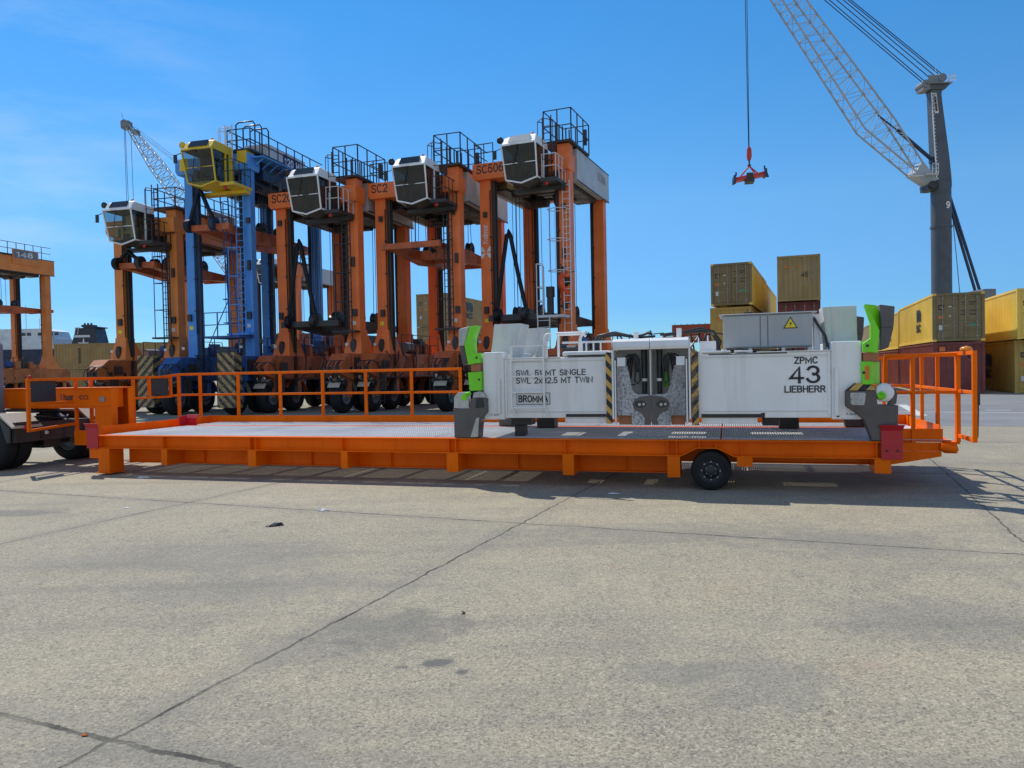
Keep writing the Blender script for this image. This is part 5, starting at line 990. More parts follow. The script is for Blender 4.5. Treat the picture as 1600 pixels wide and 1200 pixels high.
    if extra_ladder:   # free standing caged ladder seen through the portal
        mb = MB(); bx0 = W * .50
        for q in (0, .42): mb.bar((bx0 + q - .25, 1.2, 3.0), (bx0 + q - .75, 1.2, H - 1.0), .045)
        for k in range(22): t = k / 21; mb.bar((bx0 - .25 - .5 * t, 1.2, 3.0 + (H - 4.0) * t), (bx0 + .17 - .5 * t, 1.2, 3.0 + (H - 4.0) * t), .035)
        for q in (0, .45): mb.bar((W - .95 + q, .5, 3.2), (W - .95 + q, .5, H - 1.4), .045)
        for k in range(24): z = 3.2 + (H - 4.6) * k / 23; mb.bar((W - .95, .5, z), (W - .5, .5, z), .03)
        for k in range(5): z = 4.2 + k * 1.1; mb.tube([(W - .95, .5, z), (W - 1.3, .3, z), (W - 1.3, -.1, z), (W - .9, -.3, z), (W - .5, -.1, z), (W - .5, .5, z)], .022, 6)
        for a, b in ((W - 1.3, .1), (W - .9, -.3)): mb.bar((a, b, 4.2), (a, b, 8.6), .02)
        mb.box(W - 1.6, W + .2, -1.1, .2, 3.45, 3.55)
        for a in (W - 1.6, W - .9, W - .2): mb.bar((a, -1.1, 3.5), (a, -1.1, 4.6), .04)
        for z in (4.05, 4.6): mb.bar((W - 1.6, -1.1, z), (W - .2, -1.1, z), .04)
        mb.bar((-.1 + .6, .5, 3.2), (W * .7, 1.0, 7.0), .035); mb.build('access_ladder', BLUELOW if main is BLUEP else BLACK, root)
    mb = MB()     # caged ladder from the cab landing up to the top platform
    for a_ in (W - .78, W - .42): mb.bar((a_, -.34, H - 1.3), (a_, -.34, Hr + 1.2), .04)
    for k in range(9): z_ = H - 1.2 + k * .3; mb.bar((W - .78, -.34, z_), (W - .42, -.34, z_), .03)
    for z_ in (H - .4, H + .3, Hr + .9):
        mb.tube([(W - .78, -.34, z_), (W - .95, -.6, z_), (W - .6, -.95, z_), (W - .25, -.6, z_), (W - .42, -.34, z_)], .02, 6)
    for a_, b_ in ((W - .95, -.6), (W - .6, -.95), (W - .25, -.6)): mb.bar((a_, b_, H - .4), (a_, b_, Hr + .9), .025)
    mb.build('upper_ladder', GREASE if main is not BLUEP else GALV, root)
    # hoisted spreader frame inside the portal with its ropes
    mb = MB(); z = spz; ym = L / 2 - .2
    sc = SCLOW if spz > 5 else GREASE
    mb.box(.55, W - .55, ym - .9, ym - .55, z - .3, z + .12); mb.box(.55, W - .55, ym + .55, ym + .9, z - .3, z + .12)
    mb.loft([[(.6, -.7, z - .16), (.9, -.7, z - .16), (.9, -.7, z + .05), (.6, -.7, z + .05)], [(.5, ym, z - .45), (1.1, ym, z - .45), (1.1, ym, z + .15), (.5, ym, z + .15)], [(.6, L + .7, z - .16), (.9, L + .7, z - .16), (.9, L + .7, z + .05), (.6, L + .7, z + .05)]])
    mb.loft([[(W - .9, -.7, z - .16), (W - .6, -.7, z - .16), (W - .6, -.7, z + .05), (W - .9, -.7, z + .05)], [(W - 1.1, ym, z - .45), (W - .5, ym, z - .45), (W - .5, ym, z + .15), (W - 1.1, ym, z + .15)], [(W - .9, L + .7, z - .16), (W - .6, L + .7, z - .16), (W - .6, L + .7, z + .05), (W - .9, L + .7, z + .05)]])
    mb.box(.4, W - .4, -.78, -.60, z - .20, z + .06); mb.box(.4, W - .4, L + .62, L + .8, z - .2, z + .06)
    mb.build('spreader_frame', sc, root)
    for a, b, r_ in ((.55, ym - .75, .34), (.55, ym + .75, .34), (W - .85, ym - .75, .34), (W - .85, ym + .75, .34), (W * .45, ym - .75, .38)):
        mb = MB(); mb.lathe([(.07, 0), (r_ * .55, .02), (r_ - .03, .0), (r_, .02), (r_ - .05, .12), (r_ - .05, .16), (r_, .26), (r_ - .03, .28), (r_ * .55, .26), (.07, .28)], (a, b, z + .3), 'x', 16); mb.build('sheave', BLACK, root)
    for a in (.62, .78, W * .5, W - .78, W - .62):
        for b in (ym - .9, ym - .5, ym + .75): mb = MB(); mb.bar((a, b, z + .3), (a + U(-.05, .05), b, H - .9), .022); mb.build('hoist_rope', BLACK, root)
    if hoses:
        mb = MB(); ha = W * .37; hy = -.69; kk = min(1.0, (H - z - 1.6) / 3.9)
        mb.tube([(ha - .65, hy, z), (ha - .33, hy, z + 2.0 * kk), (ha - .06, hy, z + 3.6 * kk), (ha, hy, z + 3.75 * kk), (ha + .10, hy, z + 3.55 * kk), (ha + .42, hy, z + 1.9 * kk), (ha + .82, hy, z + .1)], .10, 8)
        for q in (ha - .55, ha + .75): mb.cyl((q - .12, hy - .05, z + .05), (q + .12, hy - .05, z + .05), .30, 14); mb.build('hose_loop', BLACK if main is not BLUEP else BLUEDK, root)
    return root

c506 = carrier('orange straddle carrier SC506 with white cab, a worker on its ladder, rightmost of the row', -1.06, 34.0, 23, 3.8, 5.8, 11.15, 11.6, num='SC506', house_num='SC506', spz=4.15, ladder='light', seed=5, topglass=True)
text('lettering', 'Kalmar', INKW, c506, (.10, -.006, 7.55), (0, 0, 1), (-1, 0, 0), .26, bold=.012)
mb = MB()
for sx in (-1, 1):
    for sz in (-1, 1):
        mb.add([(0 + sx * .02, -.012, 7.15 + sz * .02), (sx * .26, -.012, 7.15 + sz * .05), (sx * .24, -.012, 7.15 + sz * .30), (sx * .12, -.012, 7.15 + sz * .20)], [(0, 1, 2, 3)])
mb.build('emblem', INKW, c506, fix=False)
carrier('orange straddle carrier SC2 with white cab and raised dark platform cage, next left of SC506', -5.96, 34.5, 18.5, 3.7, 6.2, 10.5, 10.9, num='SC2', spz=7.5, seed=2, hoses=False)
carrier('orange straddle carrier SC203 with white cab standing just right of the blue carrier', -10.74, 35.0, 18, 3.8, 5.4, 10.25, 10.6, num='SC203', spz=4.1, seed=3)
carrier('blue straddle carrier 120 H with yellow cab and yellow leg caps', -15.06, 35.0, 15, 3.1, 6.4, 11.9, 12.0, main=BLUEP, low=BLUELOW, inner=BLUEDK, house=HOUSEGREY, cabp=YELP, house_band='120 H', spz=8.6, seed=4, cap=YELP, haz=[((2.9, 3.75), HAZC)], extra_ladder=True, rails='hoops', cabx=1.15, flare=False, topbox=True, cdz=-.28, glass=GLASSC, hoses=True, legtaper=.02)
carrier('faded orange straddle carrier with white cab, left of the blue carrier, its spreader hoisted high', -19.5, 37.0, 14, 3.1, 5.4, 9.5, 9.9, main=SCRUST, low=SCLOW2, house=SCRUST, orange_sign='143', spz=7.25, seed=6, haz=[((2.75, 3.6), HAZC2)], rails='open', cabx=.85, glass=GLASSC, hoses=True)
carrier('faded orange straddle carrier 148 cut off by the left edge of the photo', -44.1, 58.0, 17, 3.4, 6.0, 11.4, 11.7, main=SCRUST, low=SCLOW2, house=SCRUST, orange_sign='148', spz=7.6, seed=7, rails='open', hoses=False)
carrier('distant orange straddle carrier with grey machinery house, seen between the blue carrier and SC203', -20.8, 60.0, 18, 3.9, 5.8, 10.2, 10.5, spz=4.5, seed=8, detail=False, hoses=False)

# ------------------------------------------------------------------ shipping containers
CG = 'stacked shipping containers'
def container(label, org, col, L=12.19, h=2.6, rz=None, doors=True, logo=None, tag45=False, marks=True, side_text=False, sides='L', dcol=None):
    rz = YA if rz is None else rz; w = 2.44
    root = thing('shipping_container', label, 'container', org, rz, CG)
    mb = MB(); d = 0.036
    def corr(axis, fixed, inward, a0, a1, pitch):     # corrugated wall between a0..a1
        n = max(1, round((a1 - a0) / pitch)); p = (a1 - a0) / n; prof = []
        for k in range(n):
            s = a0 + k * p; prof += [(s, 0), (s + p * .28, 0), (s + p * .5, 1), (s + p * .78, 1)]
        prof.append((a1, 0)); vs = []
        for a, q in prof:
            c = fixed + inward * d * q
            for z in (.16, h - .12): vs.append((c, a, z) if axis == 'y' else (a, c, z))
        mb.add(vs, [(2 * i, 2 * i + 2, 2 * i + 3, 2 * i + 1) for i in range(len(prof) - 1)])
    corr('y', .02, 1, .15, L - .15, .30); corr('y', w - .02, -1, .15, L - .15, .30); corr('x', L - .02, -1, .14, w - .14, .27)
    if not doors: corr('x', .02, 1, .14, w - .14, .27)
    mb.add([(.02, .02, h - .03), (w - .02, .02, h - .03), (w - .02, L - .02, h - .03), (.02, L - .02, h - .03)], [(0, 1, 2, 3)]); mb.add([(.02, .02, .14), (w - .02, .02, .14), (w - .02, L - .02, .14), (.02, L - .02, .14)], [(0, 1, 2, 3)])
    mb.build('shell', col, root, fix=False)
    mb = MB()
    for x in (0, w - .15):
        for y in (0, L - .16): mb.box(x, x + .15, y, y + .16, .125, h - .125, 0 if y else 1)
        mb.box(x + .0, x + .15, .161, L - .161, .02, .16); mb.box(x + (0 if x == 0 else .07), x + (.08 if x == 0 else .15), .161, L - .161, h - .12, h - .005)
    for y in (0, L - .14): mb.box(.151, w - .151, y, y + .14, .02, .16, 0 if y else 1); mb.box(.151, w - .151, y, y + .14, h - .13, h - .005, 0 if y else 1)
    for x in (-.003, w - .175):
        for y in (-.003, L - .175):
            for z in (-.0, h - .12): mb.box(x, x + .178, y, y + .178, z, z + .12)
    mb.build('frame', [col, dcol or col], root)
    if doors:
        for k in (0, 1):
            x0, x1 = (.155, w / 2 - .012) if k == 0 else (w / 2 + .012, w - .155)
            mb = MB(); mb.box(x0, x1, .03, .075, .165, h - .135)
            n = 5
            for q in range(n):
                z0 = .22 + q * (h - .42) / n; z1 = z0 + (h - .42) / n - .10
                mb.hexa([(x0 + .06, .0295, z0), (x1 - .06, .0295, z0), (x1 - .06, .03, z1), (x0 + .06, .03, z1)][0:1] * 0 or [(x0 + .05, .012, z0), (x1 - .05, .012, z0), (x1 - .05, .03, z0), (x0 + .05, .03, z0), (x0 + .05, .012, z1), (x1 - .05, .012, z1), (x1 - .05, .03, z1), (x0 + .05, .03, z1)])
            dr = mb.build('door', dcol or col, root, bevel=.006)
            for f_ in (.30, .80):
                bxp = x0 + (x1 - x0) * f_; mb = MB(); mb.cyl((bxp, -.012, .10), (bxp, -.012, h - .09), .02, 8)
                for z in (.25, 1.0, 1.75, h - .3): mb.box(bxp - .05, bxp + .05, -.02, .012, z, z + .06)
                mb.box(bxp - .02, bxp + .30 if f_ < .5 else bxp + .1, -.032, -.018, .82, .86); mb.build('locking_bar', BARGREY, dr)
            if marks:
                if k == 0:
                    mb = MB(); mb.box(x0 + .12, x0 + .38, .005, .011, h - .90, h - .62); e_ = mb.build('emblem', INK, dr); text('emblem_letter', 'm', MSCB, e_, (x0 + .15, .004, h - .84), (1, 0, 0), (0, 0, 1), .15, .20, bold=.03)
                    mb = MB(); mb.box(x0 + .12, x0 + .36, .006, .011, h - 1.35, h - 1.22); mb.build('sticker', LABO, dr)
                    mb = MB(); mb.box(x0 + .14, x0 + .34, .006, .011, .62, .88); mb.build('sticker', LABW, dr)
                    mb = MB(); mb.prism([(x0 + .62, h - 1.2), (x0 + .72, h - 1.2), (x0 + .67, h - 1.3)], 'y', .006, .011); mb.box(x0 + .6, x0 + .74, .006, .011, h - .76, h - .70); mb.build('sticker', LABW, dr)
                else:
                    mb = MB(); mb.box(x0 + .52, x0 + .82, .006, .011, .80, .95); mb.build('sticker', LABG, dr)
                    mb = MB()
                    for z, a, b in ((h - .55, .1, .33), (h - .55, .48, .8), (h - .66, .5, .68), (h - 1.0, .1, .32), (h - 1.0, .5, .8), (h - 1.2, .1, .3), (h - 1.2, .5, .8)): mb.box(x0 + a, x0 + b, .007, .011, z, z + .05)
                    mb.build('lettering_lines', INK, dr)
        mb = MB(); mb.box(w / 2 - .011, w / 2 + .011, .045, .07, .165, h - .135); mb.build('door_seal', INK, root)
    elif marks:
        text('lettering', '45', INK, root, (w * .55, -.004, h * .52), (1, 0, 0), (0, 0, 1), .30, .42, bold=.01) if tag45 else None
        mb = MB(); mb.box(w * .15, w * .26, -.004, .016, h - .72, h - .62); mb.prism([(w * .44, h - .72), (w * .51, h - .72), (w * .475, h - .56)], 'y', -.004, .016); mb.build('sticker', LABO, root)
        mb = MB()
        for k in range(9): mb.box(w * .80, w * .84, -.004, .016, h - .5 - k * .14, h - .42 - k * .14)
        mb.build('lettering_lines', INKG, root)
    if logo is not None:
        for body, z, hh in (('m', h * .50, h * .28), ('sc', h * .26, h * .19)):
            text('lettering', body.upper() if body == 'sc' else body, INK, root, (-.004, logo, z), (0, -1, 0), (0, 0, 1), hh, 1.55, bold=.05)
    if side_text:
        mb = MB()
        for k in range(12): mb.box(L * .18, L * .18, 0, 0, 0, 0) if False else mb.box(-.006, .018, L * .80 - .1, L * .80 + .12, h - .55 - k * .13, h - .47 - k * .13)
        mb.build('lettering_lines', INK, root)
    return root
def at(o, a=0, b=0, z=0): return Vector((o[0], o[1], 0)) + ex * a + ey * b + Vector((0, 0, z))
r1 = (22.80, 40.0)
container('maroon container with yellow sticker under the ochre one, behind the right end railing', at(r1), MAROON, h=2.76, doors=False, marks=False, logo=None)
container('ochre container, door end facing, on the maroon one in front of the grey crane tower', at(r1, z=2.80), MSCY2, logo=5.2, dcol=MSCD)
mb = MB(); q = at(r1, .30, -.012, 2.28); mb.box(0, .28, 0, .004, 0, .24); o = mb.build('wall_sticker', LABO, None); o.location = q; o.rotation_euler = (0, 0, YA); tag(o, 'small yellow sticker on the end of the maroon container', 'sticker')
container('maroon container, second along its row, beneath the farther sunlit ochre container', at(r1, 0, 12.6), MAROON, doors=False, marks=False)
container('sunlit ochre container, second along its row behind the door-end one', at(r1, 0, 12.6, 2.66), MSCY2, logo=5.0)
container('navy container at the far end of the right row, just right of the lime flipper', at(r1, 0, 25.2), CONTBLUE, marks=False)
container('brownish container on the navy one at the far end of the right row', at(r1, 0, 25.2, 2.66), MSCB, doors=True, marks=False)
r3 = (25.30 + .2 * ex.x + 1.4 * ey.x, 36.7 + .2 * ex.y + 1.4 * ey.y)
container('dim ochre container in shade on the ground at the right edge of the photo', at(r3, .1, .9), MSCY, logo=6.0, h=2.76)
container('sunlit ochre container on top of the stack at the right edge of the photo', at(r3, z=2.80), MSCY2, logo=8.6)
A = (12.46, 46.0); AR = YA - R(3.0); exA = Vector((math.cos(AR), math.sin(AR), 0)); eyA = Vector((-exA.y, exA.x, 0))
def atA(o, a=0, b=0, z=0): return Vector((o[0], o[1], 0)) + exA * a + eyA * b + Vector((0, 0, z))
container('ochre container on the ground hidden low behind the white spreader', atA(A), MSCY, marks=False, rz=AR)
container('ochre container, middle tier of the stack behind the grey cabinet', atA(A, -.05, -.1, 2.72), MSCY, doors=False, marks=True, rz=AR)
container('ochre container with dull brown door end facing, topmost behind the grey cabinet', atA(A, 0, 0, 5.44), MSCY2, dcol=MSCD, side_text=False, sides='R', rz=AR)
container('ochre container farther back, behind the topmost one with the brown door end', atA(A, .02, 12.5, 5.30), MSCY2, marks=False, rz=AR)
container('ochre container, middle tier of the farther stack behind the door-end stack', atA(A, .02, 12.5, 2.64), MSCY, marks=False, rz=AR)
container('ochre container on the ground of the farther stack behind the door-end stack', atA(A, .02, 12.5, 0), MAROON, marks=False, rz=AR)
B = (16.41, 45.5)
container('maroon container on the ground under the stack topped by number 45', at(B), MAROON, h=2.85, marks=False)
container('maroon container directly beneath the brown container marked 45', at(B, 0, 0.05, 2.87), MAROON, h=2.66, marks=False)
container('brown ochre high container marked 45, on top of a maroon one', at(B, 0, -.35, 5.56), MSCB, L=13.7, h=2.76, doors=False, tag45=True)
Cc = (-7.44, 58.5)
for k, lb in enumerate(('brown ochre container at the bottom of the stack seen through the SC2 carrier', 'brown ochre container in the middle of the stack seen through the SC2 carrier', 'brown ochre container, topmost of the stack seen between SC2 and SC506')):
    t_ = container(lb, at(Cc, z=k * 2.62), MSCB, h=2.6, marks=(k == 2))
    if k == 2:
        text('lettering', 'm', INK, t_, (2.443, 3.4, 1.45), (0, 1, 0), (0, 0, 1), .8, 2.3, bold=.05); text('lettering', 'SC', INK, t_, (2.443, 3.4, .85), (0, 1, 0), (0, 0, 1), .5, 2.3, bold=.05)
D = (-16.6, 58)
container('maroon container on the ground seen through the portal of SC203', at(D), MAROON, marks=False); container('maroon container, upper tier seen through the portal of SC203', at(D, z=2.62), MAROON, marks=False, h=2.3)
container('navy container standing beside the maroon ones behind SC203', at(D, 2.75), CONTBLUE, marks=False); container('brown ochre container beside the navy one behind SC203', at(D, 5.5), MSCB, marks=False)
container('navy container on top of another behind SC203', at(D, 2.75, 0, 2.62), CONTBLUE, marks=False, h=2.0)
E_ = (-46.9, 76)
container('ochre container on the ground below the ship funnel', E_ + (0,), MSCB, rz=R(-6), doors=False, marks=False, L=2.0 + 10.19) if False else None
def side_container(label, org, col, rz, **k): return container(label, org, col, rz=rz, **k)
side_container('brown ochre container lying lengthwise on the ground left of the carriers', Vector((-33.4, 74.6, 0)), MSCB, R(94), doors=False, marks=False, side_text=False)
side_container('brown ochre container lying lengthwise on top of another, below the black ship funnel', Vector((-33.4, 74.6, 2.62)), MSCB, R(94), doors=False, marks=False, side_text=True)
container('yellow container with black logo seen below the right end of the grey cabinet', (24.3, 60, 0), MSCY, h=2.6, marks=False); container('yellow container with black logo, upper tier seen below the right end of the grey cabinet', (24.3, 60, 2.62), MSCY2, h=2.5, logo=6)
F_ = (10.9, 50)
container('ochre container on the ground under the dark red lifting frame', at(F_, 0, 0), MSCY, marks=False)
# red lifting frame lying on that container
t_ = thing('lifting_frame', 'dark red steel lifting frame lying on a container behind the white spreader', 'lifting frame', at(F_, 0.1, .6, 2.6), YA)
mb = MB(); mb.box(-.2, 2.5, 0, .3, 1.35, 1.95); mb.box(-.2, 2.5, 4.0, 4.3, 1.35, 1.95); mb.box(-.2, .1, .3, 4.0, 1.4, 1.9); mb.box(2.2, 2.5, .3, 4.0, 1.4, 1.9); mb.box(-.15, .15, 0.02, .28, .0, 1.349); mb.box(2.2, 2.45, 0.02, .28, 0, 1.349); mb.box(-.15, .15, 4.02, 4.28, .0, 1.349); mb.box(2.2, 2.45, 4.02, 4.28, 0, 1.349)
mb.box(-.7, -.2, .05, .3, .75, 1.2); mb.box(1.6, 2.1, -.1, .25, .7, 1.3); mb.build('frame', BRICKRED, t_)
mb = MB(); mb.cyl((.6, -.05, .95), (1.5, -.05, .95), .22, 14); mb.cyl((-.85, .1, 1.1), (-.65, .1, 1.1), .2, 12); mb.build('drum', BRONZE, t_)
mb = MB()
for k in range(7): mb.bar((.0 + k * .4, .1, 1.95), (.0 + k * .4, .1, 2.05), .04)
mb.box(-.22, 2.52, -.02, .32, 1.951, 1.975); mb.build('cover', DKGREY, t_)

# ------------------------------------------------------------------ mobile harbour crane on the right
mc = thing('harbour_crane', 'tall grey mobile harbour crane with number 9 and cream lattice boom behind the right containers', 'crane', (52.4, 90, 0)); off = (52.4, 90, 0)
mb = MB(off); mb.cyl((52.42, 90, 5.0), (52.42, 90, 17.9), 1.12, 32); mb.cyl((52.42, 90, 18.0), (52.42, 90, 23.3), 1.12, 32); mb.cyl((52.42, 90, 17.85), (52.42, 90, 18.08), 1.22, 32); 
def sq(cx, z, ax, ay, n=4): return [(cx - ax, 90 - ay, z), (cx + ax, 90 - ay, z), (cx + ax, 90 + ay, z), (cx - ax, 90 + ay, z)]
mb.loft([sq(52.45, 22.6, .86, .82), sq(52.45, 23.6, .85, .80), sq(52.25, 26.5, .80, .76), sq(51.70, 33.6, .58, .58), sq(51.68, 34.3, .64, .62)])
mb.loft([sq(51.7, 34.31, .95, .7), sq(51.75, 34.9, 1.45, .8)]); tw_ = mb.build('tower', TOWERGREY, mc, bevel=.05)
mb = MB(off); mb.box(50.3, 53.3, 88.9, 91.1, 34.92, 35.05); mb.box(50.0, 50.8, 89.2, 90.8, 34.3, 35.3); mb.box(50.9, 52.2, 89.3, 90.7, 35.05, 35.7); mb.cyl((52.3, 89.2, 35.7), (52.3, 90.8, 35.7), .5, 18); mb.cyl((50.3, 89.1, 35.0), (50.3, 90.9, 35.0), .45, 18)
mb.box(50.6, 52.2, 89.25, 89.32, 35.05, 36.0); mb.build('tower_head', MIDGREY, mc)
mb = MB(off)
for x in (52.8, 53.2, 53.6): mb.bar((x, 88.9, 35.05), (x + .1, 88.9, 35.9), .05); mb.bar((x, 91.1, 35.05), (x + .1, 91.1, 35.9), .05)
for z in (35.5, 35.9): mb.bar((52.8, 88.9, z), (53.7, 88.9, z), .05); mb.bar((53.7, 88.9, z), (53.7, 91.1, z), .05)
mb.bar((51.5, 89.3, 35.9), (51.5, 89.3, 37), .05); mb.build('head_railing', GALV, mc)
mb = MB(off)
mb.bar((51.50, 89.2, 23.5), (51.06, 89.4, 34.0), .10)
for k in range(24): t = k / 24; mb.box(51.45 - .43 * t, 51.68 - .43 * t, 89.15 + .2 * t, 89.19 + .2 * t, 23.6 + 10.2 * t, 23.7 + 10.2 * t)
mb.box(49.9, 51.3, 88.5, 91.2, 24.0, 24.1)
for x in (50.6, 51.0, 51.3):  mb.bar((x, 88.5, 24.1), (x, 88.5, 25.3), .06)
for z in (24.7, 25.3): mb.bar((50.6, 88.5, z), (51.3, 88.5, z), .06)
mb.box(48.0, 49.6, 88.6, 88.9, 23.85, 23.95); mb.bar((48.3, 88.7, 23.9), (48.3, 88.7, 25.0), .06); mb.build('access_ladder', GALV, mc)
mb = MB(off); 
def face(x0, x1, z0, z1, sl, d): return [(x0 + sl * 0, 90 - d, z0)]
mb.hexa([(51.42, 89.36, 31.5), (51.88, 89.36, 31.5), (51.88, 89.39, 31.5), (51.42, 89.39, 31.5), (51.17, 89.36, 33.9), (51.63, 89.36, 33.9), (51.63, 89.39, 33.9), (51.17, 89.39, 33.9)]); sg = mb.build('name_board', LABW, mc)
text('lettering', 'LIEBHERR', INK, sg, (51.24, 89.33, 33.72), Vector((.24, 0, -2.3)), Vector((1, 0, .12)), .30, 2.05, bold=.05, off=off)
text('lettering', '9', INKW, mc, (52.35, 88.83, 20.0), (1, 0, 0), (0, 0, 1), .85, .5, bold=.04, off=off)
mb = MB(off); mb.hexa([(48.7, 89.0, 24.3), (50.9, 89.2, 22.7), (50.9, 90.8, 22.7), (48.7, 91.0, 24.3), (49.8, 89.0, 25.7), (51.5, 89.2, 23.6), (51.5, 90.8, 23.6), (49.8, 91.0, 25.7)]); mb.build('boom_foot', CREAM, mc, bevel=.05)
mb = MB(off); mb.cyl((50.9, 88.9, 22.9), (50.9, 91.1, 22.9), .45, 16); mb.box(50.4, 51.4, 89.1, 90.9, 22.3, 22.9); mb.build('boom_pivot', GREASE, mc)
lo_ = [(48.9, 24.5), (42.8, 29.72), (32.79, 45.64), (27.6, 53.9)]; up_ = [(49.7, 25.5), (46.37, 30.81), (35.64, 45.58), (29.6, 54.6)]
def lerp2(pts, t):
    L0 = [math.dist(a, b) for a, b in zip(pts, pts[1:])]; s = t * sum(L0)
    for (a, b), l in zip(zip(pts, pts[1:]), L0):
        if s <= l: return (a[0] + (b[0] - a[0]) * s / l, a[1] + (b[1] - a[1]) * s / l)
        s -= l
    return pts[-1]
mb = MB(off); hw = 1.05
for y in (90 - hw, 90 + hw):
    for pts in (lo_, up_):
        for a, b in zip(pts, pts[1:]): mb.bar((a[0], y, a[1]), (b[0], y, b[1]), .16)
N = 26
for k in range(N):
    a, b = lerp2(lo_, k / N), lerp2(up_, k / N); a2, b2 = lerp2(lo_, (k + 1) / N), lerp2(up_, (k + 1) / N)
    for y in (90 - hw, 90 + hw): mb.bar((a[0], y, a[1]), (b[0], y, b[1]), .06); mb.bar(((a[0], y, a[1]) if k % 2 else (b[0], y, b[1])), ((b2[0], y, b2[1]) if k % 2 else (a2[0], y, a2[1])), .06)
    for p, p2 in ((a, a2), (b, b2)): mb.bar((p[0], 90 - hw, p[1]), (p[0], 90 + hw, p[1]), .06); mb.bar((p[0], 90 - hw if k % 2 else 90 + hw, p[1]), (p2[0], 90 + hw if k % 2 else 90 - hw, p2[1]), .06)
mb.build('boom', CREAM, mc)
mb = MB(off); mb.cyl((28.8, 88.9, 54.3), (28.8, 91.1, 54.3), .8, 18); mb.build('boom_head', MIDGREY, mc)
mb = MB(off); mb.cyl((44.9, 90, 31.6), (47.4, 90, 29.6), .10, 10); mb.cyl((47.2, 90, 29.8), (51.4, 90, 26.1), .22, 12); mb.box(51.2, 51.9, 89.6, 90.4, 25.7, 26.4); mb.build('luffing_cylinder', BLUEDK, mc)
mb = MB(off)
for p, q in (((50.3, 34.9), (29.0, 53.3)), ((50.4, 35.2), (29.2, 53.7)), ((50.9, 35.7), (29.3, 54.2)), ((51.4, 36.0), (29.4, 54.7)), ((51.9, 36.2), (29.5, 54.9)), ((52.2, 36.25), (29.6, 55.1))):
    mb.bar((p[0], 89.4, p[1]), (q[0], 89.4, q[1]), .075); 
mb.bar((52.7, 90.3, 34.5), (55.4, 91, 8.0), .06)
for p, q in (((53.4, 22.0), (58.2, 8.6)), ((53.4, 20.9), (57.6, 8.6))): mb.bar((p[0], 90, p[1]), (q[0], 91, q[1]), .24)
mb.build('stay_ropes', BLUEDK, mc)
mb = MB(off); mb.box(47, 58.5, 87, 93, 2.6, 5.2); mb.box(56.9, 58.4, 89, 92, 5.2, 10.3); mb.box(45, 60, 86.5, 93.5, 1.3, 2.6); mb.build('slewing_platform', MIDGREY, mc, bevel=.06)
for x in (46, 50, 54, 58):
    for y in (87.2, 92.0):
        mb = MB(off); mb.lathe([(0, 0), (.5, 0), (.75, .1), (.75, .7), (.5, .8), (0, .8)], (x, y, .76), 'y', 20); mb.build('wheel', RUBBER, mc)
mb = MB(off)
mb.bar((28.95, 90, 54.0), (29.2, 90, 28.1), .07); mb.bar((29.22, 90, 54.0), (29.27, 90, 28.1), .07); mb.build('hoist_rope', BLUEDK, mc)
# hook block and red spreader hanging from it
hk = thing('hanging_spreader', 'small red container spreader hanging in the sky from the harbour crane ropes', 'spreader', (29.25, 90, 24.5), R(-10)); 
mb = MB(); mb.loft([[(-.18, -.2, 2.0), (.18, -.2, 2.0), (.18, .2, 2.0), (-.18, .2, 2.0)], [(-.28, -.25, 2.4), (.28, -.25, 2.4), (.28, .25, 2.4), (-.28, .25, 2.4)], [(-.25, -.2, 3.3), (.25, -.2, 3.3), (.25, .2, 3.3), (-.25, .2, 3.3)], [(-.08, -.1, 3.65), (.08, -.1, 3.65), (.08, .1, 3.65), (-.08, .1, 3.65)]]); mb.build('hook_block', CRED, hk)
mb = MB(); mb.cyl((0, 0, 1.35), (0, 0, 2.05), .10, 10); mb.lathe([(0, 0), (.22, .02), (.22, .15), (0, .2)], (0, 0, 1.3), 'z', 12); mb.build('swivel', BLUEDK, hk)
mb = MB(); z0 = .0
for y in (-.5, .5):
    for x in (-.95, .95): mb.bar((0, 0, 1.3), (x, y, .22), .14)
mb.loft([[(-1.75, -.9, -.42), (1.75, -.9, .08), (1.75, .9, .08), (-1.75, .9, -.42)], [(-1.75, -.9, -.02), (1.75, -.9, .48), (1.75, .9, .48), (-1.75, .9, -.02)]]) if False else mb.hexa([(-1.7, -.6, -.55), (1.7, -.6, .0), (1.7, .6, .0), (-1.7, .6, -.55), (-1.7, -.6, -.1), (1.7, -.6, .42), (1.7, .6, .42), (-1.7, .6, -.1)])
mb.build('frame', CRED, hk, bevel=.03)
mb = MB(); mb.box(-.4, .35, -.7, -.58, -.3, .35); mb.box(-.5, .5, -.65, .65, -.75, -.25); mb.build('headblock', GREASE, hk)
for s, zz in ((-1, -.35), (1, .22)):
    mb = MB(); x = s * 1.8; mb.box(x - .12, x + .12, -1.0, 1.0, zz - .3, zz + .45); mb.hexa([(x - .2 + s * .1, -1.1, zz - .6), (x + .2 + s * .1, -1.1, zz - .6), (x + .2 + s * .1, -.8, zz - .6), (x - .2 + s * .1, -.8, zz - .6), (x - .12, -1.05, zz), (x + .12, -1.05, zz), (x + .12, -.8, zz), (x - .12, -.8, zz)]); mb.cyl((x - s * .15, -.8, zz + .4), (x - s * .15, -.8, zz + .8), .10, 8); mb.build('end_beam', BLUEDK, hk)

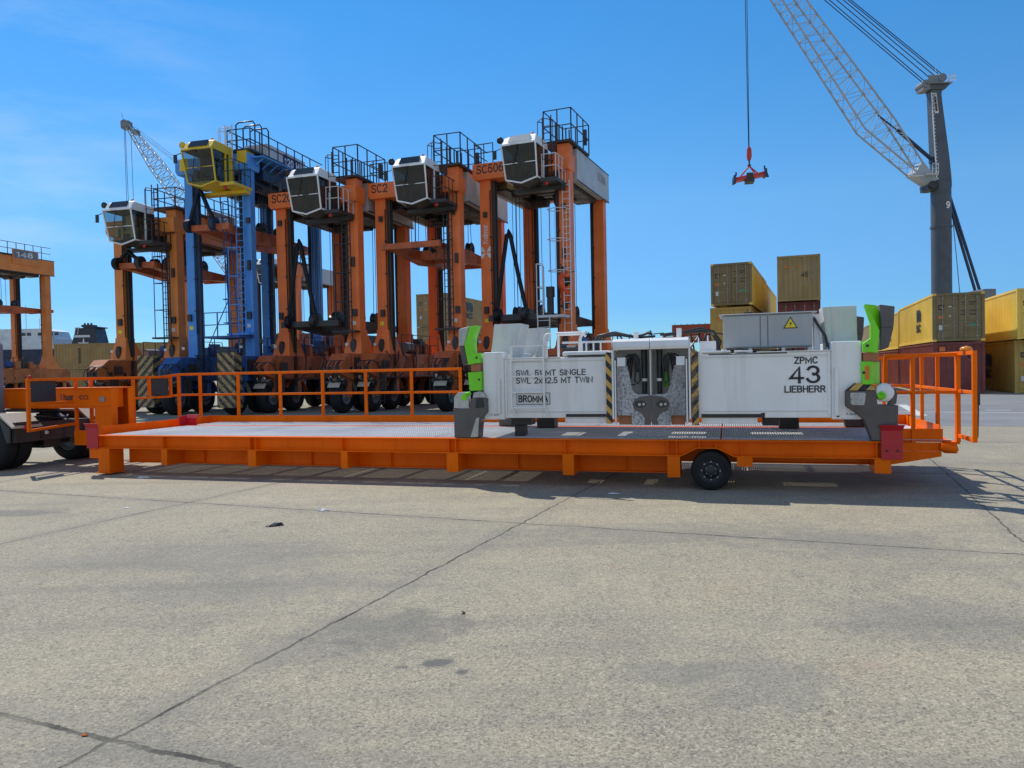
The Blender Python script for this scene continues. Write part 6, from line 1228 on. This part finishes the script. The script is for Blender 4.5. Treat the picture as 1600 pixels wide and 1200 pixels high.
# ------------------------------------------------------------------ distant lattice boom crane on the left
lc = thing('harbour_crane', 'distant pale lattice boom crane rising behind the blue carrier at left', 'crane', (-52.5, 150, 0)); off = (-52.5, 150, 0)
mb = MB(off); hw = .9
lo_ = [(-54.0, 17.5), (-67.0, 36.5), (-71.9, 43.6), (-76.6, 52.3)]; up_ = [(-52.6, 18.6), (-64.2, 37.5), (-69.5, 44.8), (-76.0, 52.6)]
for y in (150 - hw, 150 + hw):
    for pts in (lo_, up_):
        for a, b in zip(pts, pts[1:]): mb.bar((a[0], y, a[1]), (b[0], y, b[1]), .16)
N = 30
for k in range(N):
    a, b = lerp2(lo_, k / N), lerp2(up_, k / N); a2, b2 = lerp2(lo_, (k + 1) / N), lerp2(up_, (k + 1) / N)
    for y in (150 - hw, 150 + hw): mb.bar((a[0], y, a[1]), (b[0], y, b[1]), .09); mb.bar(((a[0], y, a[1]) if k % 2 else (b[0], y, b[1])), ((b2[0], y, b2[1]) if k % 2 else (a2[0], y, a2[1])), .09)
    for p, p2 in ((a, a2), (b, b2)): mb.bar((p[0], 150 - hw, p[1]), (p2[0], 150 + hw, p2[1]), .09)
mb.build('boom', CREAM, lc)
mb = MB(off); mb.cyl((-76.6, 149, 52.6), (-76.6, 151, 52.6), .75, 16); mb.box(-77.4, -75.8, 149.2, 150.8, 51.7, 53.2); mb.box(-75.2, -74.2, 149.4, 150.6, 50.6, 51.4); mb.bar((-77, 150, 53), (-77.6, 150, 55), .07); mb.build('boom_head', MIDGREY, lc)
mb = MB(off)
for x, x2 in ((-77.1, -77.0), (-76.9, -76.6), (-75.8, -75.6)): mb.bar((x, 150, 51.5), (x2, 150, 30), .07)
for q in (0, .6, 1.4): mb.bar((-75.6 + q * .3, 150, 51.9 + q * .3), (-52.6, 150, 33.2 + q), .06)
mb.build('stay_ropes', TOWERGREY, lc)
mb = MB(off); mb.cyl((-52.5, 150, 3), (-52.5, 150, 34.5), 1.1, 20); mb.box(-57, -48, 146, 154, 1.5, 5); mb.build('tower', TOWERGREY, lc)
for x in (-56, -49):
    for y in (146.4, 152.9):
        mb = MB(off); mb.lathe([(0, 0), (.5, 0), (.75, .1), (.75, .7), (0, .8)], (x, y, .76), 'y', 16); mb.build('wheel', RUBBER, lc)

# ------------------------------------------------------------------ ships beyond the quay
sh = thing('ship', 'white ship superstructure with dark windows far left behind carrier 148', 'ship', (-140, 205, 0)); off = (-140, 205, 0)
mb = MB(off); mb.loft([[(-150, 200, -1), (-118, 202, -1), (-118, 210, -1), (-150, 212, -1)], [(-152, 199, 9.8), (-114, 202, 9.8), (-114, 210, 9.8), (-152, 213, 9.8)]]); mb.build('hull', BLUEDK, sh)
mb = MB(off); mb.loft([[(-150, 200.5, 9.8), (-124.0, 200.5, 9.8), (-124.0, 211, 9.8), (-150, 211, 9.8)], [(-150, 200.5, 12.6), (-124.2, 200.5, 12.6), (-124.2, 211, 12.6), (-150, 211, 12.6)]]); mb.loft([[(-150, 201, 12.6), (-124.6, 201, 12.6), (-124.6, 210, 12.6), (-150, 210, 12.6)], [(-150, 201, 14.8), (-125.4, 201, 14.8), (-125.4, 210, 14.8), (-150, 210, 14.8)], [(-150, 201, 15.4), (-127.5, 201, 15.4), (-127.5, 210, 15.4), (-150, 210, 15.4)]]); ss = mb.build('superstructure', SHIPW, sh)
mb = MB(off)
for k in range(8): mb.box(-134.4 + k * 1.5, -133.3 + k * 1.5, 200.9, 200.99, 13.5, 14.3) if k != 3 else None
mb.build('window_row', WINDARK, ss)
mb = MB(off); mb.box(-119.8, -118.2, 203, 206, 9.8, 13.6); mb.build('deck_house', SHIPW, sh)
mb = MB(off)
mb.bar((-133.5, 204, 15), (-133.5, 204, 22), .14); mb.bar((-134.3, 204, 20.5), (-131.8, 204, 20.5), .10)
for q in range(4): mb.bar((-129.8 + q * .7, 204, 15), (-129.8 + q * .7, 204, 18.4), .10)
for z in (16.4, 17.4): mb.bar((-130, 204, z), (-127.4, 204, z), .08)
mb.build('mast', SHIPW, sh)
s2 = thing('ship', 'ship with black raked funnel bearing a white star and band, beyond the lengthwise container', 'ship', (-115, 200, 0)); off = (-115, 200, 0)
mb = MB(off); mb.loft([[(-128, 202, -1), (-95, 202, -1), (-95, 212, -1), (-128, 212, -1)], [(-129, 201, 8.5), (-92, 201, 8.5), (-92, 213, 8.5), (-129, 213, 8.5)]]); mb.build('hull', BLUEDK, s2)
FUN = paint('funnel black', (0.022, 0.026, 0.04), .5, .1, streak=.1)
mb = MB(off); mb.loft([[(-119.6, 200, 8.5), (-111.3, 200, 8.5), (-111.3, 206, 8.5), (-119.6, 206, 8.5)], [(-117.6, 200.3, 15.3), (-112.6, 200.3, 15.3), (-112.6, 205.5, 15.3), (-117.6, 205.5, 15.3)]]); mb.box(-115.6, -111.9, 200.1, 205.6, 15.3, 15.6); mb.box(-116.6, -113.9, 201, 204, 15.6, 16.2)
for k in range(3): mb.cyl((-116.2 + k * .9, 202, 16.2), (-116.2 + k * .9, 202, 16.7), .25, 10)
fu = mb.build('funnel', FUN, s2)
mb = MB(off)
for x in (-118.0, -117.2): mb.bar((x, 200.2, 13.6), (x + .3, 200.2, 15.3), .14)
mb.bar((-118.0, 200.2, 15.3), (-116.6, 200.2, 15.5), .14); mb.build('funnel_railing', SHIPW, fu)
def fz(x, z): return (x, 200 + (z - 8.5) / 6.8 * .3 - .05, z)
mb = MB(off); mb.add([fz(-118.2, 12.75), fz(-113.8, 12.75), fz(-113.9, 13.35), fz(-118.0, 13.35)], [(0, 1, 2, 3)]); mb.build('funnel_band', SHIPW, fu, fix=False)
mb = MB(off); c = (-115.6, 10.8); st = []
for k in range(10):
    rr = 1.95 if k % 2 == 0 else .62; g = math.pi / 2 + k * math.pi / 5; st.append(fz(c[0] + rr * .85 * math.cos(g), c[1] + rr * math.sin(g)))
mb.add([fz(*c)] + st, [(0, k + 1, (k + 1) % 10 + 1) for k in range(10)]); mb.build('funnel_star', SHIPW, fu, fix=False)

# ------------------------------------------------------------------ worker climbing the SC506 ladder
def person(loc, face):
    V = [(0, -.02, .90), (0, -.07, 1.08), (0, -.05, 1.30), (0, .02, 1.46), (0, .06, 1.55), (0, .08, 1.63), (0, .07, 1.71)]
    Rr = [.135, .125, .15, .062, .070, .092, .070]
    E = [(0, 1), (1, 2), (2, 3), (3, 4), (4, 5), (5, 6)]
    def chain(root, pts, rs):
        p = root
        for q, r_ in zip(pts, rs): V.append(q); Rr.append(r_); E.append((p, len(V) - 1)); p = len(V) - 1
        return p
    hands = []
    for s in (-1, 1):
        sh_ = chain(2, [(s * .17, -.03, 1.40), (s * .24, .17, 1.22 + .06 * s), (s * .19, .38, 1.36 + .12 * s), (s * .17, .45, 1.40 + .13 * s)], [.075, .052, .036, .036]); hands.append(sh_)
        hp = V[sh_]
        for k in range(4): chain(sh_, [(hp[0] + s * (.025 - .018 * k), hp[1] + .05, hp[2] + .03 - .006 * abs(k - 1)), (hp[0] + s * (.02 - .018 * k), hp[1] + .085, hp[2] + .015 - .006 * abs(k - 1)), (hp[0] + s * (.02 - .018 * k), hp[1] + .075, hp[2] - .02)], [.011, .010, .009])
        chain(sh_, [(hp[0] - s * .045, hp[1] + .02, hp[2]), (hp[0] - s * .055, hp[1] + .06, hp[2] + .005)], [.012, .010])
        up = s > 0
        chain(0, [(s * .09, 0, .85), (s * .11, .22 if up else .10, .60 if up else .46), (s * .10, .14 if up else .02, .22 if up else .09), (s * .10, .30 if up else .17, .19 if up else .045)], [.10, .078, .052, .042])
    me = bpy.data.meshes.new('body'); me.from_pydata(V, E, []); ob = bpy.data.objects.new('tmpbody', me); COL.objects.link(ob)
    sk = ob.modifiers.new('skin', 'SKIN'); sk.use_smooth_shade = True
    for k, d_ in enumerate(me.skin_vertices[0].data): d_.radius = (Rr[k], Rr[k] * (.82 if k in (0, 1, 2) else 1)); d_.use_root = (k == 0)
    ss_ = ob.modifiers.new('sub', 'SUBSURF'); ss_.levels = 2; ss_.render_levels = 2
    dg = bpy.context.evaluated_depsgraph_get(); bm_ = bpy.data.meshes.new_from_object(ob.evaluated_get(dg)); bpy.data.objects.remove(ob)
    bm_.materials.clear(); bm_.materials.append(COVERALL); bm_.materials.append(SKIN)
    for p in bm_.polygons:
        c = p.center; p.use_smooth = True
        hand = any((c - Vector(V[h])).length < .11 and c.y > V[h][1] - .03 for h in hands)
        p.material_index = 1 if (c.z > 1.475 or hand) else 0
    b = bpy.data.objects.new('person', bm_); COL.objects.link(b); b.location = loc; b.rotation_euler = (0, 0, face)
    tag(b, 'worker in orange coveralls with a black bag climbing the ladder of SC506', 'person')
    def lump(name, rings, mat):
        mb = MB(); mb.loft(rings, smooth=True); o = mb.build(name, mat, b); md = o.modifiers.new('s', 'SUBSURF'); md.levels = 1; md.render_levels = 1; return o
    def el(cx, cy, z, a, c, n=10): return [(cx + a * math.cos(2 * math.pi * k / n), cy + c * math.sin(2 * math.pi * k / n), z) for k in range(n)]
    lump('hair', [el(0, .02, 1.60, .085, .06), el(0, .045, 1.68, .112, .115), el(0, .055, 1.745, .105, .115), el(0, .06, 1.79, .05, .06)], HAIR)
    lump('bag', [el(0, .22, .90, .08, .06), el(0, .24, .98, .17, .14), el(0, .23, 1.18, .19, .16), el(0, .20, 1.34, .14, .12), el(0, .17, 1.39, .06, .05)], INK)
    mb = MB()
    for s in (-1, 1): mb.lathe([(0, 0), (.012, .004), (0, .008)], (s * .035, .158, 1.645), 'y', 8)
    mb.build('eyes', INK, b)
    lump('nose', [el(0, .155, 1.60, .018, .02, 6), el(0, .165, 1.615, .014, .02, 6), el(0, .16, 1.65, .008, .01, 6)], SKIN)
    for s in (-1, 1):
        y = .25 if s > 0 else .11; z = .19 if s > 0 else .045
        lump('shoe', [el(s * .10, y - .02, z - .06, .052, .14), el(s * .10, y - .02, z - .02, .055, .145), el(s * .10, y - .06, z + .03, .05, .09), el(s * .10, y - .09, z + .08, .045, .05)], INK)
person(Vector((2.28, 32.45, 4.47)), R(-72))

# ------------------------------------------------------------------ litter on the concrete
def crumple(name, label, cat, loc, sx, sy, h, mat, seed):
    rr = random.Random(seed); mb = MB(); n = 7; vs = []; fs = []
    for i in range(n):
        for j in range(4): vs.append((sx * (i / (n - 1) - .5) + rr.uniform(-.06, .06) * sx, sy * (j / 3 - .5) * (1 - .8 * abs(i / (n - 1) - .5)) + rr.uniform(-.1, .1) * sy, .006 + h * rr.random() * (1 if j in (1, 2) else .15) * (1 if 0 < i < n - 1 else .2)))
    for i in range(n - 1):
        for j in range(3): fs.append((i * 4 + j, i * 4 + 4 + j, i * 4 + 5 + j, i * 4 + 1 + j))
    mb.add(vs, fs); o = mb.build(name, mat, None, fix=False); o.location = loc; o.rotation_euler = (0, 0, rr.uniform(-.5, .5))
    md = o.modifiers.new('solid', 'SOLIDIFY'); md.thickness = .004
    return tag(o, label, cat)
crumple('paper_scrap', 'white crumpled paper scrap lying on the joint line left of centre', 'litter', (-2.47, 9.53, 0), .15, .07, .03, LABW, 1)
crumple('rag', 'small black crumpled rag on the concrete in front of the trailer', 'rag', (-2.81, 8.62, 0), .20, .08, .035, BLACK, 2)
crumple('paper_scrap', 'white paper scrap in the sun near the trailer front foot', 'litter', (-6.49, 12.95, 0), .22, .12, .03, LABW, 3)
crumple('paper_scrap', 'tiny white paper scrap far left on the concrete, beyond the black rag', 'litter', (-5.25, 10.0, 0), .10, .05, .015, LABW, 4)
crumple('pebble', 'tiny black lump on the open concrete, right of the long joint', 'debris', (-.39, 5.37, 0), .03, .025, .02, BLACK, 5)
crumple('plastic_chip', 'tiny orange chip by the crossing of two joints at the lower left', 'debris', (-2.16, 3.64, 0), .03, .02, .008, LABO, 6)
crumple('paper_scrap', 'pale paper fleck in front of the trailer wheel, left of it', 'debris', (1.4, 10.35, 0), .16, .07, .02, LABW, 8)
